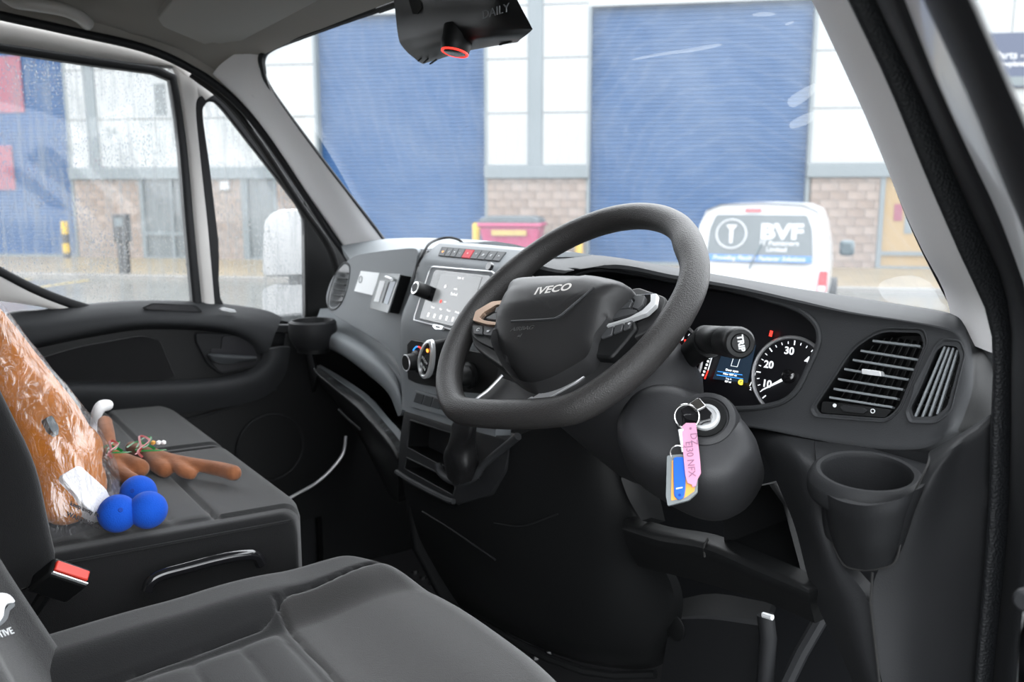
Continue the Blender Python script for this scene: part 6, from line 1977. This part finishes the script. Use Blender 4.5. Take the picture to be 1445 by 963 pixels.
box('bench_base', (-.46, -.40, .21), (.80, .38, .40), M['seat_plastic'], ps, bevel=.015)
rows = []
for (y, z) in ((-.545, .50), (-.552, .56), (-.562, .65), (-.585, .73), (-.62, .84), (-.66, .98), (-.70, 1.08)):
    rows.append([V((-.030, y - .13, z)), V((-.022, y - .05, z)), V((-.026, y + .002, z)), V((-.055, y + .010, z)), V((-.14, y - .02, z)), V((-.25, y - .025, z)), V((-.45, y - .02, z)), V((-.65, y - .025, z)), V((-.82, y, z)), V((-.88, y - .02, z)), V((-.885, y - .12, z))])
net('backrest', rows, SF, ps, back=(0, -.03, -.005), n=4, m=3)
# glossy bar at the inner edge, buckle
hb_ = cr([at(208, 834, X=.012), at(213, 822, X=.012), at(228, 812, X=.012), at(260, 803, X=.012), (at(310, 790, X=.012)), at(345, 784, X=.012), at(362, 786, X=.012), at(369, 797, X=.012)], 6)
o = tube('fold_bar', hb_, .0085, M['gloss_black'], None, seg=14)
tag(o, 'glossy black curved bar between the driver seat and the passenger bench', 'bar')
bkr = empty('seat_belt_buckle', at(104, 830, X=.075), 'black seat belt buckle with a red release button beside the driver backrest', 'buckle')
B0 = at(102, 806, X=.078)
bu = (at(126, 812, X=.078) - at(82, 797, X=.078)).normalized(); bn_ = V((.55, -.2, .8)); bn_ = (bn_ - bu * bn_.dot(bu)).normalized(); bw = bn_.cross(bu)
box('body', B0 - bn_ * .030, (.050, .024, .054), M['black_plastic'], bkr, u=bu, v=bw, bevel=.004)
box('release_button', B0 - bn_ * .0015, (.042, .013, .007), M['buckle_red'], bkr, u=bu, v=bw, bevel=.0015)
box('metal_lip', B0 - bn_ * .0005 + bw * (-.010), (.044, .0015, .005), M['silver'], bkr, u=bu, v=bw)
tube('stalk', [B0 - bn_ * .06, B0 - bn_ * .15 + V((0, .0, -.03))], .008, M['black_plastic'], bkr, seg=8)

# ------------------------------------------------------------------ things on the bench
def blob(name, chains, mt, par=None, vox=.0035, it=3, **kw):
    """limbs of varying thickness fused into one body; chains = list of (points, radii)"""
    data = []
    for pts, rad_ in chains:
        P = cr(pts, 5)
        rr = []
        for i in range(len(pts) - 1):
            for k in range(5): rr.append(rad_[i] + (rad_[i + 1] - rad_[i]) * k / 5)
        rr.append(rad_[-1])
        # rounded ends
        t0 = (P[0] - P[1]).normalized(); t1 = (P[-1] - P[-2]).normalized()
        r0, r1 = rr[0], rr[-1]
        P = [P[0] + t0 * r0 * .92, P[0] + t0 * r0 * .6] + P + [P[-1] + t1 * r1 * .6, P[-1] + t1 * r1 * .92]
        rr = [r0 * .35, r0 * .8] + rr + [r1 * .8, r1 * .35]
        data.append(tube_data(P, rr, 14))
    v, f = join_data(data)
    o = mesh(name, v, f, mt, par)
    m = o.modifiers.new('fuse', 'REMESH'); m.mode = 'VOXEL'; m.voxel_size = vox; m.use_smooth_shade = True
    m = o.modifiers.new('soft', 'SMOOTH'); m.iterations = it; m.factor = .6
    bake(o)
    return o
g_ = lambda x, y, z: at(x, y, Z=z)
for k, (px_, py_, lab) in enumerate(((209, 720, 'blue foam ball nose nearest the seat edge, rightmost of the three'), (190, 703, 'blue foam ball nose behind the other two, touching the antlers'), (166, 725, 'blue foam ball nose against the plastic bag, leftmost of the three'))):
    R0_ = .0265
    c_ = g_(px_, py_, bz(-.1, -.41) + .004 + R0_)
    if k == 1: c_ = c_ + V((-.012, .008, .002))
    vs, fc = lathe_data(c_, EZ, [(R0_ * math.sin(math.pi * i / 18) + 1e-5, -R0_ * math.cos(math.pi * i / 18)) for i in range(19)], 28)
    b = mesh('foam_nose', vs, fc, M['foam_blue'], None)
    tag(b, lab, 'foam ball', 'blue foam noses on the passenger bench')
    if k:
        hv = {1: V((.75, -.45, .45)), 2: V((.85, .0, .45))}[k].normalized()
        lathe('finger_hole', c_ + hv * (R0_ - .0006), hv, [(.0035, 0), (.0030, .0008)], M['foam_hole'], b, seg=12)
al = blob('plush_antler', [([g_(186, 632, .552), g_(208, 640, .552), g_(240, 650, .550), g_(275, 656, .548), g_(308, 662, .547), g_(330, 668, .546)], [.012, .0135, .0125, .0115, .0125, .0135]),
                   ([g_(212, 642, .552), g_(222, 656, .545), g_(233, 664, .541)], [.013, .0145, .0135]),
                   ([g_(246, 652, .550), g_(258, 664, .543), g_(270, 670, .539)], [.011, .012, .0095])], M['brown_felt'])
tag(al, 'brown felt antler pointing to the dashboard with a ribbon bow near its root', 'antler', 'pair of brown felt antlers')
ar_ = blob('plush_antler', [([g_(148, 596, .60), g_(150, 615, .59), g_(153, 636, .575), g_(160, 648, .562)], [.0125, .0145, .0145, .014]),
                    ([g_(158, 646, .562), g_(176, 652, .556), g_(198, 661, .550)], [.013, .015, .0155]),
                    ([g_(160, 652, .558), g_(170, 668, .548), g_(190, 679, .542)], [.012, .0125, .0115])], M['brown_felt'])
tag(ar_, 'brown felt antler standing upright beside the plastic bag', 'antler', 'pair of brown felt antlers')
hb2 = blob('headband', [([g_(128, 610, .57), g_(134, 600, .58), g_(136, 586, .60), g_(142, 574, .615), g_(152, 572, .613)], [.007, .009, .010, .011, .011]), ([g_(118, 606, .56), g_(130, 612, .56), g_(140, 622, .555)], [.009, .010, .009])], M['plush_white'])
tag(hb2, 'white padded headband end sticking up behind the brown antlers', 'headband')


def ribbon(name, pts, wd, mt, par, up=V((.3, -.5, .8))):
    P = cr(pts, 6)
    A_, B_ = [], []
    for i, p in enumerate(P):
        t = (P[min(i + 1, len(P) - 1)] - P[max(i - 1, 0)]).normalized()
        e = t.cross(up).normalized() * wd
        A_.append(p + e); B_.append(p - e)
    return net(name, [A_, B_], mt, par, back=up.normalized() * .0005, n=1, m=1)


def bow(px_, py_, z, lab, s=1.0):
    root = empty('ribbon_bow', g_(px_, py_, z), lab, 'bow', 'ribbon bows on the antlers')
    q = lambda dx, dy, dz=0.0: g_(px_ + dx * s, py_ + dy * s, z + dz)
    ribbon('green_ribbon', [q(-14, 2), q(0, -6, .006), q(14, -2, .004), q(26, 4)], .0022, M['ribbon_green'], root)
    ribbon('green_ribbon', [q(0, 2, .006), q(8, -10, .012), q(20, -12, .012), q(14, 0, .008), q(-2, 6, .004), q(30, 6, .0), q(42, 5, -.002)], .0019, M['ribbon_green'], root)
    ribbon('red_ribbon', [q(-2, 12, .004), q(6, 4, .008), q(4, -14, .016), q(18, -8, .014), q(2, 6, .008), q(8, 16, .002)], .0019, M['ribbon_red'], root)
    return root
bow(193, 630, .572, 'green and red ribbon bow tied round the lying antler')
bow(152, 634, .592, 'green and red ribbon bow tied round the upright antler', .8)
bl = g_(222, 625, .575)
rt = empty('jingle_charm', bl, 'small cream and gold charm beside the ribbon of the lying antler', 'charm')
for dx in (-.006, .002, .009):
    lathe('bead', bl + V((dx * .6, dx, .0)), EZ, [(.001, -.004), (.004, -.002), (.004, .002), (.001, .004)], M['tag_orange'] if dx < 0 else M['plush_white'], rt, seg=10)

# plush toy in a clear bag leaning on the bench backrest
bag = empty('bagged_plush', V((-.22, -.48, .54)), 'orange plush toy in a crinkled clear plastic bag leaning on the bench backrest', 'soft toy')
pts = [([V((-.15, -.51, .60)), V((-.17, -.522, .66)), V((-.20, -.548, .72)), V((-.22, -.58, .79)), V((-.24, -.61, .85))], [.060, .058, .052, .046, .04]),
       ([V((-.12, -.51, .575)), V((-.16, -.49, .575)), V((-.20, -.48, .58))], [.040, .044, .040]),
       ([V((-.13, -.50, .62)), V((-.17, -.485, .63)), V((-.20, -.48, .62))], [.035, .040, .035])]
pl_ = blob('plush_body', pts, M['plush_orange'], bag, vox=.007, it=4)
wp_ = rnd([at(x, y, pl=(V((-.088, -.485, .597)), V((.8, .35, .4)).normalized())) for x, y in ((86, 672), (112, 656), (150, 690), (160, 712), (146, 736), (118, 712))], .2, 3)
prism('white_patch', wp_, -V((.8, .35, .4)).normalized() * .03, M['plush_white'], bag, bevel=.004)
ep = rnd([at(x, y, pl=(V((-.110, -.515, .684)), V((.8, .35, .4)).normalized())) for x, y in ((64, 590), (74, 586), (84, 604), (82, 616), (72, 608))], .3, 3)
prism('eye', ep, -V((.8, .35, .4)).normalized() * .03, M['mirror_black'], bag, bevel=.003)
# bag: wrinkled skin around the toy
import mathutils.noise as mn
k = 40
secs = []
for (c, a, b, ax) in (((-.145, -.515, .537), .080, .050, (0, .05, 1)), ((-.15, -.505, .56), .098, .066, (0, 0, 1)), ((-.155, -.503, .60), .100, .070, (0, -.1, 1)), ((-.165, -.513, .65), .092, .064, (-.1, -.3, 1)), ((-.185, -.535, .70), .082, .058, (-.2, -.4, 1)), ((-.205, -.560, .75), .072, .052, (-.2, -.5, 1)), ((-.225, -.59, .81), .064, .046, (-.2, -.5, 1)), ((-.235, -.615, .87), .05, .04, (0, -.4, 1))):
    axn = V(ax).normalized()
    e1 = (EX - axn * EX.dot(axn)).normalized(); e2 = axn.cross(e1)
    r = []
    for i in range(k):
        t = 2 * math.pi * i / k
        d = e1 * math.cos(t) * a + e2 * math.sin(t) * b
        p = V(c) + d
        s = 1 + .13 * mn.noise(p * 22) + .07 * mn.noise(p * 60)
        r.append(V(c) + d * s)
    secs.append(r)
net('clear_bag', secs, M['clear_film'], bag, n=5, m=2, closed_u=True)
tn = V((.72, .45, .35)).normalized()
tp_ = (V((-.050, -.490, .570)), tn)
tu_ = (at(150, 734, pl=tp_) - at(98, 712, pl=tp_)).normalized()
for s, a_, b_ in (('keep away from', 124, 721), ('WARNING this', 120, 736)):
    c_ = at(a_, b_, pl=tp_)
    text('bag_print', s, c_, tu_, tn.cross(tu_), .0085, M['ink_black'], bag, depth=.0003, bold=.0002)
